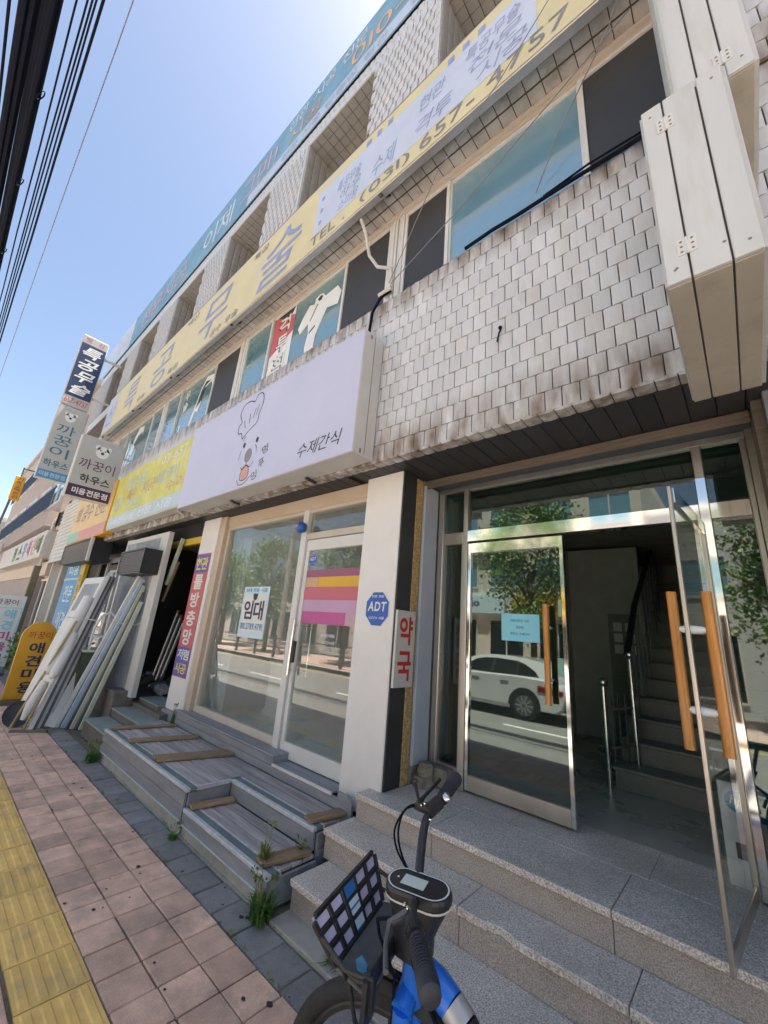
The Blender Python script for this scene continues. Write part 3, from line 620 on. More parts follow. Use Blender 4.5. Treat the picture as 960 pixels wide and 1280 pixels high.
# ------------------------------------------------------------------ ground floor: pillars, partitions, interiors
def pillar(x0, x1, m, z0, label=None, y0=2.49, y1=2.75):
    o = build(B(x0, x1, y0, y1, z0, 2.947), 'pillar', m, bd, bevel=.006); return o
pillar(-2.525, -2.10, 'pillar_white', .305)
build(B(-5.90, -5.40, 2.49, 2.75, .40, 2.947), 'pillar', 'pillar_white', bd, bevel=.006)
build(B(-5.90, -5.40, 2.45, 2.75, 0, .398), 'pillar_base', 'deck_paint', bd, bevel=.004)
pillar(-9.35, -9.05, 'siding', 0); pillar(-13.1, -12.9, 'siding', 0); pillar(-15.3, -14.9, 'siding', 0)
build(B(-5.40, -5.28, 2.52, 2.70, .458, 2.947), 'pillar_lining', 'cream', bd)
for x in (-2.52, -5.62, -9.2): build(B(x-.05, x+.05, 2.76, 8, 0, 2.95), 'partition', 'shop_wall', bd)
build(B(-5.57, -2.57, 2.62, 7.0, .30, .40), 'shop_floor', 'shop_floor', bd); build(B(-5.57, -2.57, 7.0, 7.1, .3, 2.95), 'shop_back_wall', 'shop_wall', bd)
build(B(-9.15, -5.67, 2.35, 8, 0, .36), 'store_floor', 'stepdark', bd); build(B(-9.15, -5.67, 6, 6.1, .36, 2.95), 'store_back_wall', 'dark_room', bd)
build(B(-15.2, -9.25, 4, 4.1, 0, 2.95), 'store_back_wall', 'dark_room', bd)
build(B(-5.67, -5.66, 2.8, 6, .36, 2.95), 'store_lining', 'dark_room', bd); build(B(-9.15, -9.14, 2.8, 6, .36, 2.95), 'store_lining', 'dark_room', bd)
build(B(-9.05, -5.9, 2.50, 2.56, 2.62, 2.72), 'shutter_rail', 'gold', bd); build(B(-9.05, -5.9, 2.52, 2.7, 2.72, 2.947), 'shutter_box', 'dark_room', bd)
# shop front: window, door, transom
fr = build(MB().box(-5.28, -2.53, 2.56, 2.66, 2.80, 2.947), 'shopfront_header', 'cream', bd, bevel=.004)
sw = build(MB().box(-5.28, -5.22, 2.57, 2.64, .458, 2.80).box(-5.22, -3.55, 2.57, 2.64, .458, .535).box(-5.22, -3.55, 2.57, 2.64, 2.755, 2.80), 'shop_window', 'frame_cream', bd, bevel=.004)
build(B(-3.55, -3.46, 2.555, 2.65, .393, 2.80), 'mullion', 'alu_white', sw, bevel=.004)
build(B(-5.23, -3.54, 2.600, 2.606, .53, 2.76), 'pane', 'glass_shop', sw)
tn = build(MB().box(-3.46, -2.53, 2.565, 2.645, 2.46, 2.53).box(-3.46, -2.53, 2.565, 2.645, 2.76, 2.80), 'transom', 'frame_cream', bd, bevel=.003); build(B(-3.46, -2.53, 2.602, 2.608, 2.53, 2.76), 'pane', 'glass_shop', tn)
dr = build(MB().box(-3.455, -3.40, 2.58, 2.63, .40, 2.455).box(-2.59, -2.535, 2.58, 2.63, .40, 2.455).box(-3.40, -2.59, 2.58, 2.63, 2.34, 2.455).box(-3.40, -2.59, 2.58, 2.63, .40, .53), 'shop_door', 'alu_white', bd, bevel=.004)
build(B(-3.41, -2.58, 2.600, 2.606, .52, 2.35), 'pane', 'glass_shop', dr)
build(MB().box(-3.45, -3.40, 2.555, 2.578, 1.22, 1.42), 'lock', 'black_plastic', dr, bevel=.004)
build(MB().tube([(-3.43, 2.53, 1.10), (-3.43, 2.53, 1.62)], .011, 8).tube([(-3.43, 2.53, 1.15), (-3.43, 2.585, 1.15)], .008, 6).tube([(-3.43, 2.53, 1.57), (-3.43, 2.585, 1.57)], .008, 6), 'pull_handle', 'steel_rail', dr, smooth=True)
build(MB().tube([(-3.32, 2.68, 1.10), (-3.32, 2.68, 1.62)], .011, 8).tube([(-3.32, 2.68, 1.15), (-3.32, 2.61, 1.15)], .008, 6).tube([(-3.32, 2.68, 1.57), (-3.32, 2.61, 1.57)], .008, 6), 'pull_handle', 'steel_rail', dr, smooth=True)
# things inside the empty shop
single(MB().box(-5.0, -4.55, 3.4, 3.85, .40, 1.05).box(-5.02, -4.53, 3.38, 3.87, .40, .47).box(-5.02, -4.53, 3.38, 3.87, 1.05, 1.09), 'display_plinth', 'shop_wall', 'plain white plinth standing inside the vacant shop window', 'plinth', bevel=.006)
cu = MB(); n = 24
for i in range(n):
    a, b = i/n, (i+1)/n; f = lambda t: (-5.50+.35*t, 2.86+.03*math.sin(t*26))
    (xa, ya), (xb, yb) = f(a), f(b); cu.quad((xa, ya, .42), (xb, yb, .42), (xb*.7+xa*.3, yb, 1.5), (xa, ya, 1.5)); cu.quad((xa, ya, 1.5), (xb*.7+xa*.3, yb, 1.5), (xb, yb, 2.7), (xa, ya, 2.7))
single(cu, 'sheer_curtain', 'curtain_pale', 'pale sheer curtain gathered at the window side inside the vacant shop', 'curtain', smooth=True)
# ------------------------------------------------------------------ entrance recess
build(B(-2.10, -2.085, 2.752, 2.78, .33, 2.947), 'return_wall', 'black_panel', bd); build(B(-2.13, -2.088, 2.751, 3.1, .33, 2.947), 'return_core', 'concrete', bd)
build(B(-2.099, -2.086, 2.50, 2.68, .498, 2.945), 'return_panel', 'black_panel', bd)
build(B(-2.098, -2.082, 2.685, 2.775, .50, 2.93), 'osb_strip', 'osb', bd, bevel=.003); build(B(-2.087, -2.06, 2.79, 2.99, .62, 2.90), 'jamb_panel', 'jamb_blue', bd, bevel=.003)
build(B(-2.09, .16, 2.80, 2.87, 2.895, 2.947), 'beam', 'beam_wood', bd, bevel=.004); build(B(-2.09, .16, 2.80, 2.815, 2.87, 2.894), 'beam_strip', 'beam_wood', bd)
build(B(-2.09, .16, 2.875, 3.04, 2.915, 2.946), 'recess_soffit', 'bluegrey_paint', bd)
build(B(.165, .21, 2.70, 3.1, .33, 2.947), 'door_jamb', 'beam_wood', bd); build(B(.212, 1.2, 2.62, 2.72, .33, 2.947), 'slate_wall', 'slate', bd); build(B(.13, .164, 2.98, 3.1, .5, 2.947), 'door_jamb', 'steel_dull', bd)
PY = 3.03
ef = build(MB().box(-2.06, .13, PY-.03, PY+.05, 2.872, 2.914).box(-2.055, -2.0, PY-.03, PY+.05, .50, 2.872).box(-1.79, -1.745, PY-.03, PY+.05, .50, 2.872).box(-2.0, -1.79, PY-.03, PY+.05, .50, .64).box(-2.0, -1.79, PY-.03, PY+.05, 2.37, 2.48).box(.10, .128, PY-.03, PY+.05, .5, 2.872).box(-.135, -.085, PY-.03, PY+.05, 2.655, 2.872).box(-.085, .10, PY-.03, PY+.05, .5, .62), 'entrance_frame', 'steel_dull', bd, bevel=.004)
build(MB().box(-1.745, -.135, PY-.035, PY+.05, 2.385, 2.485).box(-.085, .10, PY-.035, PY+.05, 2.385, 2.485), 'door_header', 'steel_mirror', ef, bevel=.003)
build(B(-.138, -.083, PY-.04, PY+.05, .5, 2.655), 'door_post', 'steel_mirror', ef, bevel=.004)
for nm, a in (('transom_pane', (-1.745, -.135, PY+.005, PY+.011, 2.485, 2.875)), ('transom_pane', (-2.0, -1.79, PY+.005, PY+.011, 2.48, 2.875)), ('transom_pane', (-.085, .10, PY+.005, PY+.011, 2.485, 2.875)), ('side_pane', (-2.0, -1.79, PY+.005, PY+.011, .64, 2.37)), ('side_pane', (-.085, .10, PY+.005, PY+.011, .62, 2.385))):
    build(B(*a), nm, 'glass_dark', ef)
f2 = build(MB().box(-2.0, -1.985, PY-.02, PY+.03, .64, 2.37).box(-1.805, -1.79, PY-.02, PY+.03, .64, 2.37), 'side_bead', 'steel_dull', ef)
# closed leaf
cd = build(MB().box(-1.742, -1.715, PY-.02, PY+.025, .512, 2.372).box(-.985, -.955, PY-.02, PY+.025, .512, 2.372), 'closed_door', 'steel_mirror', bd, bevel=.003)
build(B(-1.715, -.985, PY-.02, PY+.025, .512, .612), 'bottom_rail', 'steel_dull', cd, bevel=.003); build(B(-1.715, -.985, PY-.02, PY+.025, 2.285, 2.372), 'top_rail', 'steel_mirror', cd, bevel=.003)
build(B(-1.716, -.984, PY, PY+.006, .61, 2.287), 'pane', 'glass_dark', cd)
for yy in (PY-.07, PY+.075): build(MB().tube([(-1.078, yy, 1.195), (-1.078, yy, 1.86)], .021, 12), 'wooden_pull', 'wood_handle', cd, smooth=True)
for zz in (1.35, 1.70): build(MB().tube([(-1.078, PY-.06, zz), (-1.078, PY+.065, zz)], .012, 8), 'pull_mount', 'clear_plastic', cd, smooth=True)
nt_ = build(B(-1.445, -1.15, PY-.0035, PY-.0015, 1.59, 1.79), 'paper_notice', 'sky_print', cd)
for k, s in enumerate(('미용전문점 시공', '전문점', '하우스 수제간식')): text(s, nt_, 'ink', (-1.30, PY-.005, 1.74-.048*k), X, Z, None, .021, .0)
build(B(-1.01, -.99, PY-.004, PY-.002, 1.78, 1.9), 'sticker', 'mint', cd); build(B(-1.03, -.99, PY-.004, PY-.002, 1.38, 1.50), 'sticker', 'mint', cd)
# open leaf, swung out at a right angle
hx, hy = -.135, 2.985; fx, fy = -.205, 2.225; dv = Vector((fx-hx, fy-hy, 0)); DWID = dv.length; dv.normalize(); dn = Vector((dv.y, -dv.x, 0))
def dpt(a, z, n=0): return Vector((hx, hy, 0))+dv*a+dn*n+Z*z
od = build(MB().bar(dpt(DWID-.014, .515), dpt(DWID-.014, 2.36), .030, .016, dn).bar(dpt(.02, .515), dpt(.02, 2.36), .03, .03, dn), 'open_door', 'steel_dull', bd, bevel=.003)
build(MB().bar(dpt(.04, .545), dpt(DWID-.03, .545), .012, .06), 'bottom_rail', 'steel_dull', od, bevel=.003); build(MB().bar(dpt(.04, 2.32), dpt(DWID-.03, 2.32), .03, .08), 'top_rail', 'steel_mirror', od, bevel=.003)
build(MB().bar(dpt(.038, 1.44), dpt(DWID-.027, 1.44), .006, 1.68), 'pane', 'glass_clear', od)
for s in (-1, 1): build(MB().tube([dpt(DWID-.12, 1.20, s*.066), dpt(DWID-.12, 1.87, s*.066)], .021, 12), 'wooden_pull', 'wood_handle', od, smooth=True)
for zz in (1.36, 1.70): build(MB().lathe(dpt(DWID-.12, zz, -.066), [(.006, 0), (.016, .03), (.02, .07), (.02, .08), (.016, .105), (.006, .132)], 10, dn), 'pull_mount', 'clear_plastic', od, smooth=True)
# hall behind the entrance
build(B(-2.1, 1.2, 3.2, 9, .40, Z3-.001), 'hall_floor', 'hall_floor', bd); build(B(-2.1, -1.9, 3.12, 9, .4, 2.95), 'hall_wall', 'hall_wall', bd); build(B(.62, .8, 3.1, 9, .4, 5.9), 'hall_wall', 'hall_wall', bd)
build(B(-2.0, 1.2, 8.0, 8.1, .4, 5.9), 'hall_wall', 'hall_wall', bd)
bw = build(B(-1.9, -1.02, 6.2, 6.3, .5, 2.95), 'hall_back_wall', 'hall_wall', bd); hd = build(B(-1.42, -1.06, 6.17, 6.198, .5, 2.05), 'hall_door', 'granite_dark', bw)
for i in range(2):
    for j in range(3): build(B(-1.36+.14*i, -1.26+.14*i, 6.155, 6.168, 1.55+.14*j, 1.66+.14*j), 'door_light', 'white', bw)
stn = thing('staircase', 'dark granite staircase rising inside the glass entrance', 'staircase', (-.4, 4.2, Z3))
for k in range(13):
    y0 = 4.2+.28*k; z1 = Z3+.165*(k+1)
    build(B(-1.0, .615, y0, y0+.32, z1-.165, z1-.028), 'stair_riser', 'granite_dark', stn); build(B(-1.015, .615, y0-.02, y0+.30, z1-.027, z1), 'stair_tread', 'granite_dark', stn, bevel=.004)
rl = thing('stair_railing', 'polished steel stair railing with ball topped posts and black handrail', 'railing', (-1.0, 4.2, Z3))
def post(x, y, z0, z1): build(MB().tube([(x, y, z0), (x, y, z1)], .024, 10), 'post', 'steel_rail', rl, smooth=True); build(MB().ball((x, y, z1+.035), .042, 8), 'post_ball', 'steel_rail', rl, smooth=True)
post(-1.04, 4.17, Z3, 1.27); post(-.87, 4.45, Z3+.165, 1.52)
for zz in (.78, 1.08): build(MB().tube([(-1.04, 4.17, zz), (-.87, 4.45, zz+.03)], .012, 8), 'cross_rail', 'steel_rail', rl, smooth=True)
for k in range(3): build(MB().tube([(-1.0+.04*k, 4.24+.07*k, .62), (-1.0+.04*k, 4.24+.07*k, 1.22)], .008, 6), 'baluster', 'steel_rail', rl, smooth=True)
build(MB().tube([(-.88, 4.42, 1.56), (-.92, 5.2, 2.08), (-.94, 7.5, 3.44)], .03, 10), 'handrail', 'black_plastic', rl, smooth=True)
for k in range(11):
    y = 4.62+.14*k*1.6; zb = Z3+.165*(int((y-4.2)/.28)+1); zt = 1.56+(y-4.42)*.62
    build(MB().tube([(-.90, y, zb), (-.90, y, zt)], .009, 6), 'baluster', 'steel_rail', rl, smooth=True)
# curtain behind the side pane and the box behind the open door
cu = MB()
for i in range(20):
    a, b = i/20, (i+1)/20; f = lambda t: (-2.0+.22*t, 3.09+.016*math.sin(t*22))
    cu.quad((*f(a), .55), (*f(b), .55), (*f(b), 2.36), (*f(a), 2.36))
single(cu, 'curtain', 'curtain', 'teal curtain hanging behind the narrow side pane of the entrance', 'curtain', smooth=True)
hb = thing('carton', 'white printer carton with blue round logo standing behind the open glass door', 'carton', (-.04, 3.24, Z3))
build(B(-.245, .17, 3.09, 3.40, Z3, .96), 'carton_body', 'white', hb, bevel=.004); build(B(-.25, .175, 3.085, 3.41, .962, 1.10), 'carton_lid', 'black_panel', hb, bevel=.004); build(B(-.255, .18, 3.08, 3.415, 1.102, 1.115), 'carton_top', 'white', hb)
build(MB().prism([(.05*math.cos(2*PI*k/20), .05*math.sin(2*PI*k/20)) for k in range(20)], (-.172, 3.088, .875), X, Z, .002), 'logo_disc', 'board_blue', hb); text('hp', hb, 'white', (-.172, 3.0845, .875), X, Z, None, .06, .0, .3)
build(B(-.20, .10, 3.0865, 3.0895, .62, .69), 'print_band', 'black_panel', hb)
for i, (x, y, r, hh, lab) in enumerate(((-2.0, 2.86, .075, .06, 'flat grey stone block at the foot of the OSB edged jamb'), (-1.985, 2.86, .065, .07, 'rough stone resting on top of the flat stone block'))):
    mb = MB(); z0 = Z3 if i == 0 else Z3+.075
    mb.lathe((x, y, z0), [(0, 0), (r, .0), (r*1.05, hh*.4), (r*.95, hh*.9), (r*.6, hh*1.2), (0, hh*1.25)] if i else [(0, 0), (r*1.15, 0), (r*1.15, .074), (0, .075)], 7)
    for v in mb.v: v.x += jit(.008); v.y += jit(.008)
    single(mb, 'stone', 'stone', lab, 'stone')
single(B(-1.97, -1.83, 2.90, 2.995, Z3, Z3+.13), 'stone_block', 'stone', 'squared grey stone block below the narrow side pane', 'stone', bevel=.012)
# ------------------------------------------------------------------ signs on the facade
def signbox(name, label, x0, x1, y0, y1, z0, z1, face, case='alu_white', rim=.02, group=None):
    o = thing(name, label, 'sign', ((x0+x1)/2, y1, z0), group)
    build(B(x0, x1, y0+.006, y1, z0, z1), 'case', case, o, bevel=.006)
    build(B(x0+rim, x1-rim, y0, y0+.005, z0+rim, z1-rim), 'face', face, o)
    return o
def rect(o, m, x0, x1, y, z0, z1, name='print'): return build(B(x0, x1, y-.0015, y, z0, z1), name, m, o)
# long faded yellow sign of the martial arts hall
ys = signbox('hall_sign', 'long faded yellow fascia sign above the first floor windows', -12.15, .9, 1.965, 2.05, 5.86, 6.985, 'sign_yellow', 'alu_grey', .015)
SY = 1.9635
def grad(o, x0, x1, z0, z1, m): rect(o, m, x0, x1, SY, z0, z1)
grad(ys, -3.36, -.62, 6.10, 6.80, 'sign_paleblue'); grad(ys, -12.1, -11.28, 5.95, 6.9, 'sign_paleblue')
for ch, x, w, z, h in (('산', -11.62, .62, 6.38, .62), ('특', -10.1, .85, 6.36, .80), ('공', -8.25, .95, 6.36, .78), ('무', -6.05, 1.05, 6.40, .80), ('술', -4.12, .95, 6.38, .84)): text(ch, ys, 'fade_blue', (x, SY-.0035, z), X, Z, w, h, .012, .25)
for s, x, w, z, h in (('TEL .', -3.08, .62, 6.0, .15), ('(031)', -2.20, .68, 6.0, .17), ('657-', -1.45, .58, 6.0, .17), ('4757', -.72, .66, 6.02, .18), ('특공', -7.5, .5, 5.99, .13), ('무술', -9.2, .5, 5.99, .13), ('공수 무술', -5.55, .9, 5.99, .15), ('백산', -7.0, .5, 6.85, .13), ('특공', -4.7, .4, 6.82, .13)): text(s, ys, 'fade_dark', (x, SY-.0035, z), X, Z, w, h, .006)
for z in (6.24, 6.44, 6.64): text('●', ys, 'fade_blue', (-3.25, SY-.0035, z), X, Z, .06, .075)
for s, x, w, z, h in (('특공무술', -2.78, .40, 6.56, .19), ('하우', -2.74, .34, 6.38, .16), ('스미용', -2.76, .34, 6.21, .15), ('수제', -2.22, .34, 6.30, .28), ('격투', -1.60, .42, 6.28, .22), ('현관', -1.62, .30, 6.60, .2), ('특공무술', -1.0, .52, 6.64, .18), ('전문', -.98, .50, 6.44, .16), ('시공', -.92, .46, 6.24, .18)): text(s, ys, 'fade_blue', (x, SY-.0035, z), X, Z, w, h, .0, .25)
for k in range(6): text('■', ys, 'fade_blue', (-2.5+.16*k+.6*(k > 2), SY-.0035, 6.84), X, Z, .07, .09)
for x in (-12, -9.7, -7.6, -5.3, -2.25, .2): build(MB().bar((x, 1.99, 5.84), (x, 2.12, 5.99), .03, .03), 'bracket', 'black_panel', ys)
build(B(-12.15, .9, 1.975, 2.07, 6.987, 7.02), 'top_rail', 'panel_gap', ys)
# blue roof banner
rb = thing('roof_banner', 'long sun faded blue banner along the roof edge', 'banner', (-7, UY, 8.92))
build(B(-15.2, 3, UY-.035, UY-.02, 8.94, 10.0), 'cloth', 'banner_blue', rb); build(B(-6.0, 3, UY-.038, UY-.0352, 8.94, 9.22), 'pale_strip', 'banner_pale', rb); build(B(-15.2, -12.6, UY-.038, UY-.0352, 8.94, 10.0), 'pale_strip', 'banner_pale', rb)
BYY = UY-.040
for s, x, w, z, h, m in (('이제', -7.30, 1.3, 9.42, .62, 'fade_white'), ('그만!', -5.75, 1.2, 9.50, .62, 'fade_pink'), ('전문시공', -10.3, 3.0, 9.42, .62, 'fade_pink'), ('수공', -13.3, 1.2, 9.42, .5, 'fade_pink'), ('현관 시공 전문', -3.9, 1.9, 9.78, .26, 'fade_white'), ('시공', -4.35, .9, 9.42, .3, 'fade_orange'), ('010-', -2.75, 1.0, 9.46, .34, 'fade_orange'), ('7700', -1.5, 1.1, 9.46, .36, 'fade_orange'), ('전문 시공 방충망 현관', -3.7, 2.4, 9.08, .16, 'fade_blue'), ('전문시공', -1.6, 1.1, 9.08, .16, 'fade_blue')):
    text(s, rb, m, (x, BYY, z), X, Z, w, h, .012)
for i in range(12): build(MB().tube([(-15+i*1.5, UY-.03, 10.0), (-15+i*1.5, UY+.06, 10.06)], .006, 5), 'tie', 'cable_white', rb)
# lilac white sign with the chef dog drawing
ws = signbox('shop_sign', 'large blank lilac white sign box with line drawing of a dog in a chef hat', -5.60, -2.20, 1.955, 2.20, 2.945, 4.14, 'sign_lilac', 'white_dirty', .004)
WS = 1.9535
def stroke(o, pts, m='ink', w=.012, y=WS, closed=False):
    mb = MB(); pts = pts+[pts[0]] if closed else pts
    for (a, b), (c, d) in zip(pts[:-1], pts[1:]):
        D = Vector((c-a, 0, d-b)); L = D.length
        if L < 1e-6: continue
        D /= L; N = Vector((-D.z, 0, D.x)); p, q = Vector((a, y, b))-D*w*.3, Vector((c, y, d))+D*w*.3
        mb.quad(p-N*w/2, q-N*w/2, q+N*w/2, p+N*w/2)
    return build(mb, 'drawing', m, o)
def curve(pts, n=8):
    out = []; P = [pts[0]]+pts+[pts[-1]]
    for i in range(1, len(P)-2):
        for k in range(n):
            t = k/n; p = []
            for d in (0, 1):
                a, b, c, e = P[i-1][d], P[i][d], P[i+1][d], P[i+2][d]; p.append(.5*((2*b)+(-a+c)*t+(2*a-5*b+4*c-e)*t*t+(-a+3*b-3*c+e)*t**3))
            out.append(tuple(p))
    return out+[pts[-1]]
hat = [(-4.12, 3.58), (-4.16, 3.66), (-4.24, 3.68), (-4.25, 3.78), (-4.20, 3.82), (-4.27, 3.95), (-4.20, 4.06), (-4.06, 4.06), (-3.98, 4.03), (-3.92, 4.10), (-3.82, 4.08), (-3.78, 3.96), (-3.83, 3.82), (-3.84, 3.72), (-3.98, 3.66), (-4.12, 3.58)]
stroke(ws, curve(hat))
for a in ([(-4.10, 3.72), (-4.14, 3.82)], [(-4.02, 3.76), (-4.03, 3.88)], [(-3.95, 3.80), (-3.92, 3.92)], [(-3.89, 3.82), (-3.86, 3.95)]): stroke(ws, a, w=.010)
def blob(o, cx, cz, rx, rz, m, rot=0, y=WS):
    mb = MB(); mb.quad(*[(cx+rx*math.cos(t)*math.cos(rot)-rz*math.sin(t)*math.sin(rot), y, cz+rx*math.cos(t)*math.sin(rot)+rz*math.sin(t)*math.cos(rot)) for t in [2*PI*k/18 for k in range(18)]]); return build(mb, 'drawing', m, o)
blob(ws, -4.03, 3.475, .028, .034, 'ink'); blob(ws, -3.76, 3.475, .028, .034, 'ink'); blob(ws, -3.90, 3.32, .075, .085, 'fade_dark'); blob(ws, -3.915, 3.12, .085, .09, 'fade_red')
stroke(ws, curve([(-4.0, 3.12), (-3.99, 3.05), (-3.92, 3.025), (-3.84, 3.05), (-3.83, 3.12), (-3.87, 3.19), (-3.93, 3.20), (-3.98, 3.17), (-4.0, 3.12)]), w=.009)
stroke(ws, [(-3.91, 3.24), (-3.91, 3.20)], w=.009); stroke(ws, curve([(-4.02, 3.20), (-3.97, 3.16), (-3.91, 3.20), (-3.82, 3.17), (-3.76, 3.22)]), w=.009)
stroke(ws, curve([(-4.08, 3.55), (-4.06, 3.57), (-4.03, 3.58)]), w=.008); stroke(ws, curve([(-3.78, 3.42), (-3.75, 3.38), (-3.74, 3.33)]), w=.008); stroke(ws, curve([(-4.05, 3.05), (-4.0, 2.99), (-3.92, 2.98), (-3.85, 3.0), (-3.78, 3.05)]), w=.009); stroke(ws, curve([(-4.07, 3.42), (-4.10, 3.36), (-4.10, 3.31)]), w=.007)
text('수제간식', ws, 'ink', (-2.66, WS, 3.125), X, Z+X*.16, .60, .15, -.008, .1)
for s, x, z in (('멍', -3.56, 3.31), ('푸', -3.59, 3.16), ('잉', -3.70, 3.04)): text(s, ws, 'ink', (x, WS, z), (1, 0, .25), (-.25, 0, 1), .11, .10, -.012)
for x in (-4.45, -3.0): build(MB().bar((x, 2.12, 2.93), (x, 2.24, 2.915), .03, .02), 'bracket', 'black_panel', ws)
for z in (2.98, 4.10): build(B(-2.199, -2.197, 2.03, 2.05, z-.02, z+.02), 'screw', 'panel_gap', ws)
build(B(-2.2005, -2.197, 2.085, 2.09, 2.96, 4.13), 'seam', 'panel_gap', ws)
# faded yellow sign and orange sign
fy_ = signbox('faded_sign', 'sun bleached yellow and pale blue sign box next to the lilac white sign', -9.22, -5.66, 2.02, 2.19, 3.03, 4.14, 'fade_yellow', 'white_dirty', .02)
FY = 2.0185
rect(fy_, 'fade_cyan', -9.2, -5.68, FY, 3.05, 3.27)
for s, x, w, z, h, m in (('미용', -8.0, 1.1, 3.84, .28, 'fade_cyan'), ('애견미', -6.55, .9, 3.66, .26, 'fade_cyan'), ('용수', -8.75, .6, 3.52, .3, 'fade_cyan'), ('전문', -7.9, .8, 3.40, .2, 'fade_cyan'), ('시공', -7.3, .6, 3.62, .24, 'fade_red'), ('수리', -6.1, .7, 3.44, .18, 'fade_red'), ('제수', -8.1, .5, 3.62, .24, 'fade_red'), ('애견미용 전문 시공', -7.5, 2.9, 3.16, .13, 'white_mark'), ('031-657', -6.4, 1.0, 3.98, .15, 'white_mark')): text(s, fy_, m, (x, FY-.003, z), X, Z, w, h, .0)
for x in (-9.0, -8, -7, -6): build(MB().bar((x, 2.1, 3.02), (x, 2.25, 2.95), .03, .02), 'bracket', 'white_dirty', fy_)
os_ = signbox('orange_sign', 'faded orange sign with coral and mint stripe beside the bleached yellow sign', -12.5, -9.34, 2.02, 2.19, 3.0, 4.14, 'orange_pale', 'orange', .02)
rect(os_, 'coral', -11.5, -9.36, FY, 3.02, 3.26); rect(os_, 'mint', -12.48, -11.5, FY, 3.02, 3.26)
text('회 공수 전문', os_, 'fade_dark', (-10.9, FY-.002, 3.68), X, Z, 2.6, .42, .0, .2); text('수제 간식 전문', os_, 'fade_pink', (-10.4, FY-.003, 3.14), X, Z, 1.7, .13, .01)
# white boarded blade sign over the entrance: two stacked narrow boxes
def blade(name, label, xs, y0, y1, z0, z1, hz):
    o = thing(name, label, 'sign box', ((xs[0]+xs[-1])/2, y1, z0))
    build(B(xs[0]+.012, xs[-1]-.012, y0+.02, y1, z0+.012, z1-.012), 'core', 'panel_gap', o)
    for a, b in zip(xs[:-1], xs[1:]):
        build(B(a+.003, b-.003, y0, y0+.018, z0+.002, z1), 'front_board', 'panel_white', o, bevel=.003)
        build(B(a+.003, b-.003, y0+.0185, y1, z0, z0+.011), 'bottom_board', 'panel_tan', o, bevel=.002)
    for sx in (0, -1): build(B(xs[sx]-.004, xs[sx]+.011, y0+.019, y1, z0+.012, z1), 'side_board', 'panel_white', o)
    for z in hz:
        x = xs[1] if z > 0 else xs[2]; z = abs(z); h = build(MB().box(x-.026, x-.003, y0-.003, y0-.0005, z-.033, z+.033).box(x+.003, x+.026, y0-.003, y0-.0005, z-.033, z+.033).tube([(x, y0-.003, z-.033), (x, y0-.003, z+.033)], .004, 6), 'hinge', 'alu_white', o)
        sc_ = MB()
        for i in (-1, 1):
            for j in (-1, 0, 1): sc_.lathe((x+i*.015, y0-.0035, z+j*.021), [(.0045, 0), (.0035, .001), (0, .001)], 8, (0, -1, 0))
        build(sc_, 'hinge_screws', 'panel_gap', h)
    dots = MB()
    for x, z in ((xs[0]+.03, z0+.05), (xs[0]+.035, z0+.055), (xs[-1]-.03, z0+.05), (xs[0]+.03, z1-.05), (xs[-1]-.03, z1-.05), (xs[2]-.012, z0+.08)): dots.lathe((x, y0-.001, z), [(.005, 0), (.004, .0008), (0, .0008)], 7, (0, -1, 0))
    build(dots, 'screws', 'panel_gap', o)
    return o
blade('blade_sign', 'lower white boarded box sign with hinges hanging over the entrance', (-.058, .012, .113, .187), 1.36, 2.20, 2.755, 3.61, (3.48, 2.885))
blade('blade_sign', 'upper white boarded box sign stacked above the hinged lower box', (.047, .125, .20, .277), 1.40, 2.06, 3.58, 5.6, (-3.68, 4.9))
single(MB().box(.047, .051, 1.385, 1.398, 3.62, 5.6), 'edge_trim', 'pole_green', 'thin green edge strip along the upper boarded box sign', 'trim')
# projecting signs at the far end (read from the street)
def proj(name, label, x, y0, y1, z0, z1, face, case='white_dirty'):
    o = thing(name, label, 'sign', (x, y1, z0)); build(B(x-.16, x, y0, y1, z0, z1), 'case', case, o, bevel=.012)
    build(B(x+.0005, x+.006, y0+.02, y1-.02, z0+.02, z1-.02), 'face', face, o); return o
def ptext(o, s, m, x, y, z, w, h, b=.03, sh=0, vertical=False): text(s, o, m, (x+.010, y, z), Y, Z, w, h, b, sh, vertical=vertical)
def prect(o, m, x, y0, y1, z0, z1): build(B(x+.0062, x+.008, y0, y1, z0, z1), 'print', m, o)
a = proj('projecting_sign', 'tall navy projecting sign with white brush lettering and a phone number', -13, 1.05, 1.67, 6.76, 8.96, 'sign_grey')
prect(a, 'navy', -13, 1.07, 1.65, 7.03, 8.70); ptext(a, '특공무술', 'white', -13, 1.36, 7.87, .46, 1.56, .03, .3, True); ptext(a, '백   산', 'red', -13, 1.36, 8.83, .44, .15, .01); ptext(a, '657-4757', 'red', -13, 1.36, 6.90, .52, .15, .01)
for z in (7.2, 8.5): build(MB().bar((-13.08, 1.67, z), (-13.08, 2.1, z), .05, .05), 'bracket', 'white_dirty', a)
b = proj('projecting_sign', 'grey projecting sign with teal lettering below the navy sign', -13, 1.05, 1.72, 4.62, 6.70, 'sign_grey')
ptext(b, '까꿍이', 'teal', -13, 1.36, 5.72, .40, .98, .0, 0, True); ptext(b, '하우스', 'teal', -13, 1.38, 5.06, .52, .20, .03); prect(b, 'board_blue', -13, 1.07, 1.70, 4.64, 4.86); ptext(b, '미용전문점', 'fade_cyan', -13, 1.38, 4.75, .54, .12, .03)
build(MB().bar((-13.08, 1.72, 5.5), (-13.08, 2.1, 5.5), .05, .05), 'bracket', 'white_dirty', b)
c = proj('projecting_sign', 'grey projecting sign with purple lettering and dark purple footer over the orange sign', -9.6, 1.27, 2.07, 3.62, 4.94, 'sign_grey')
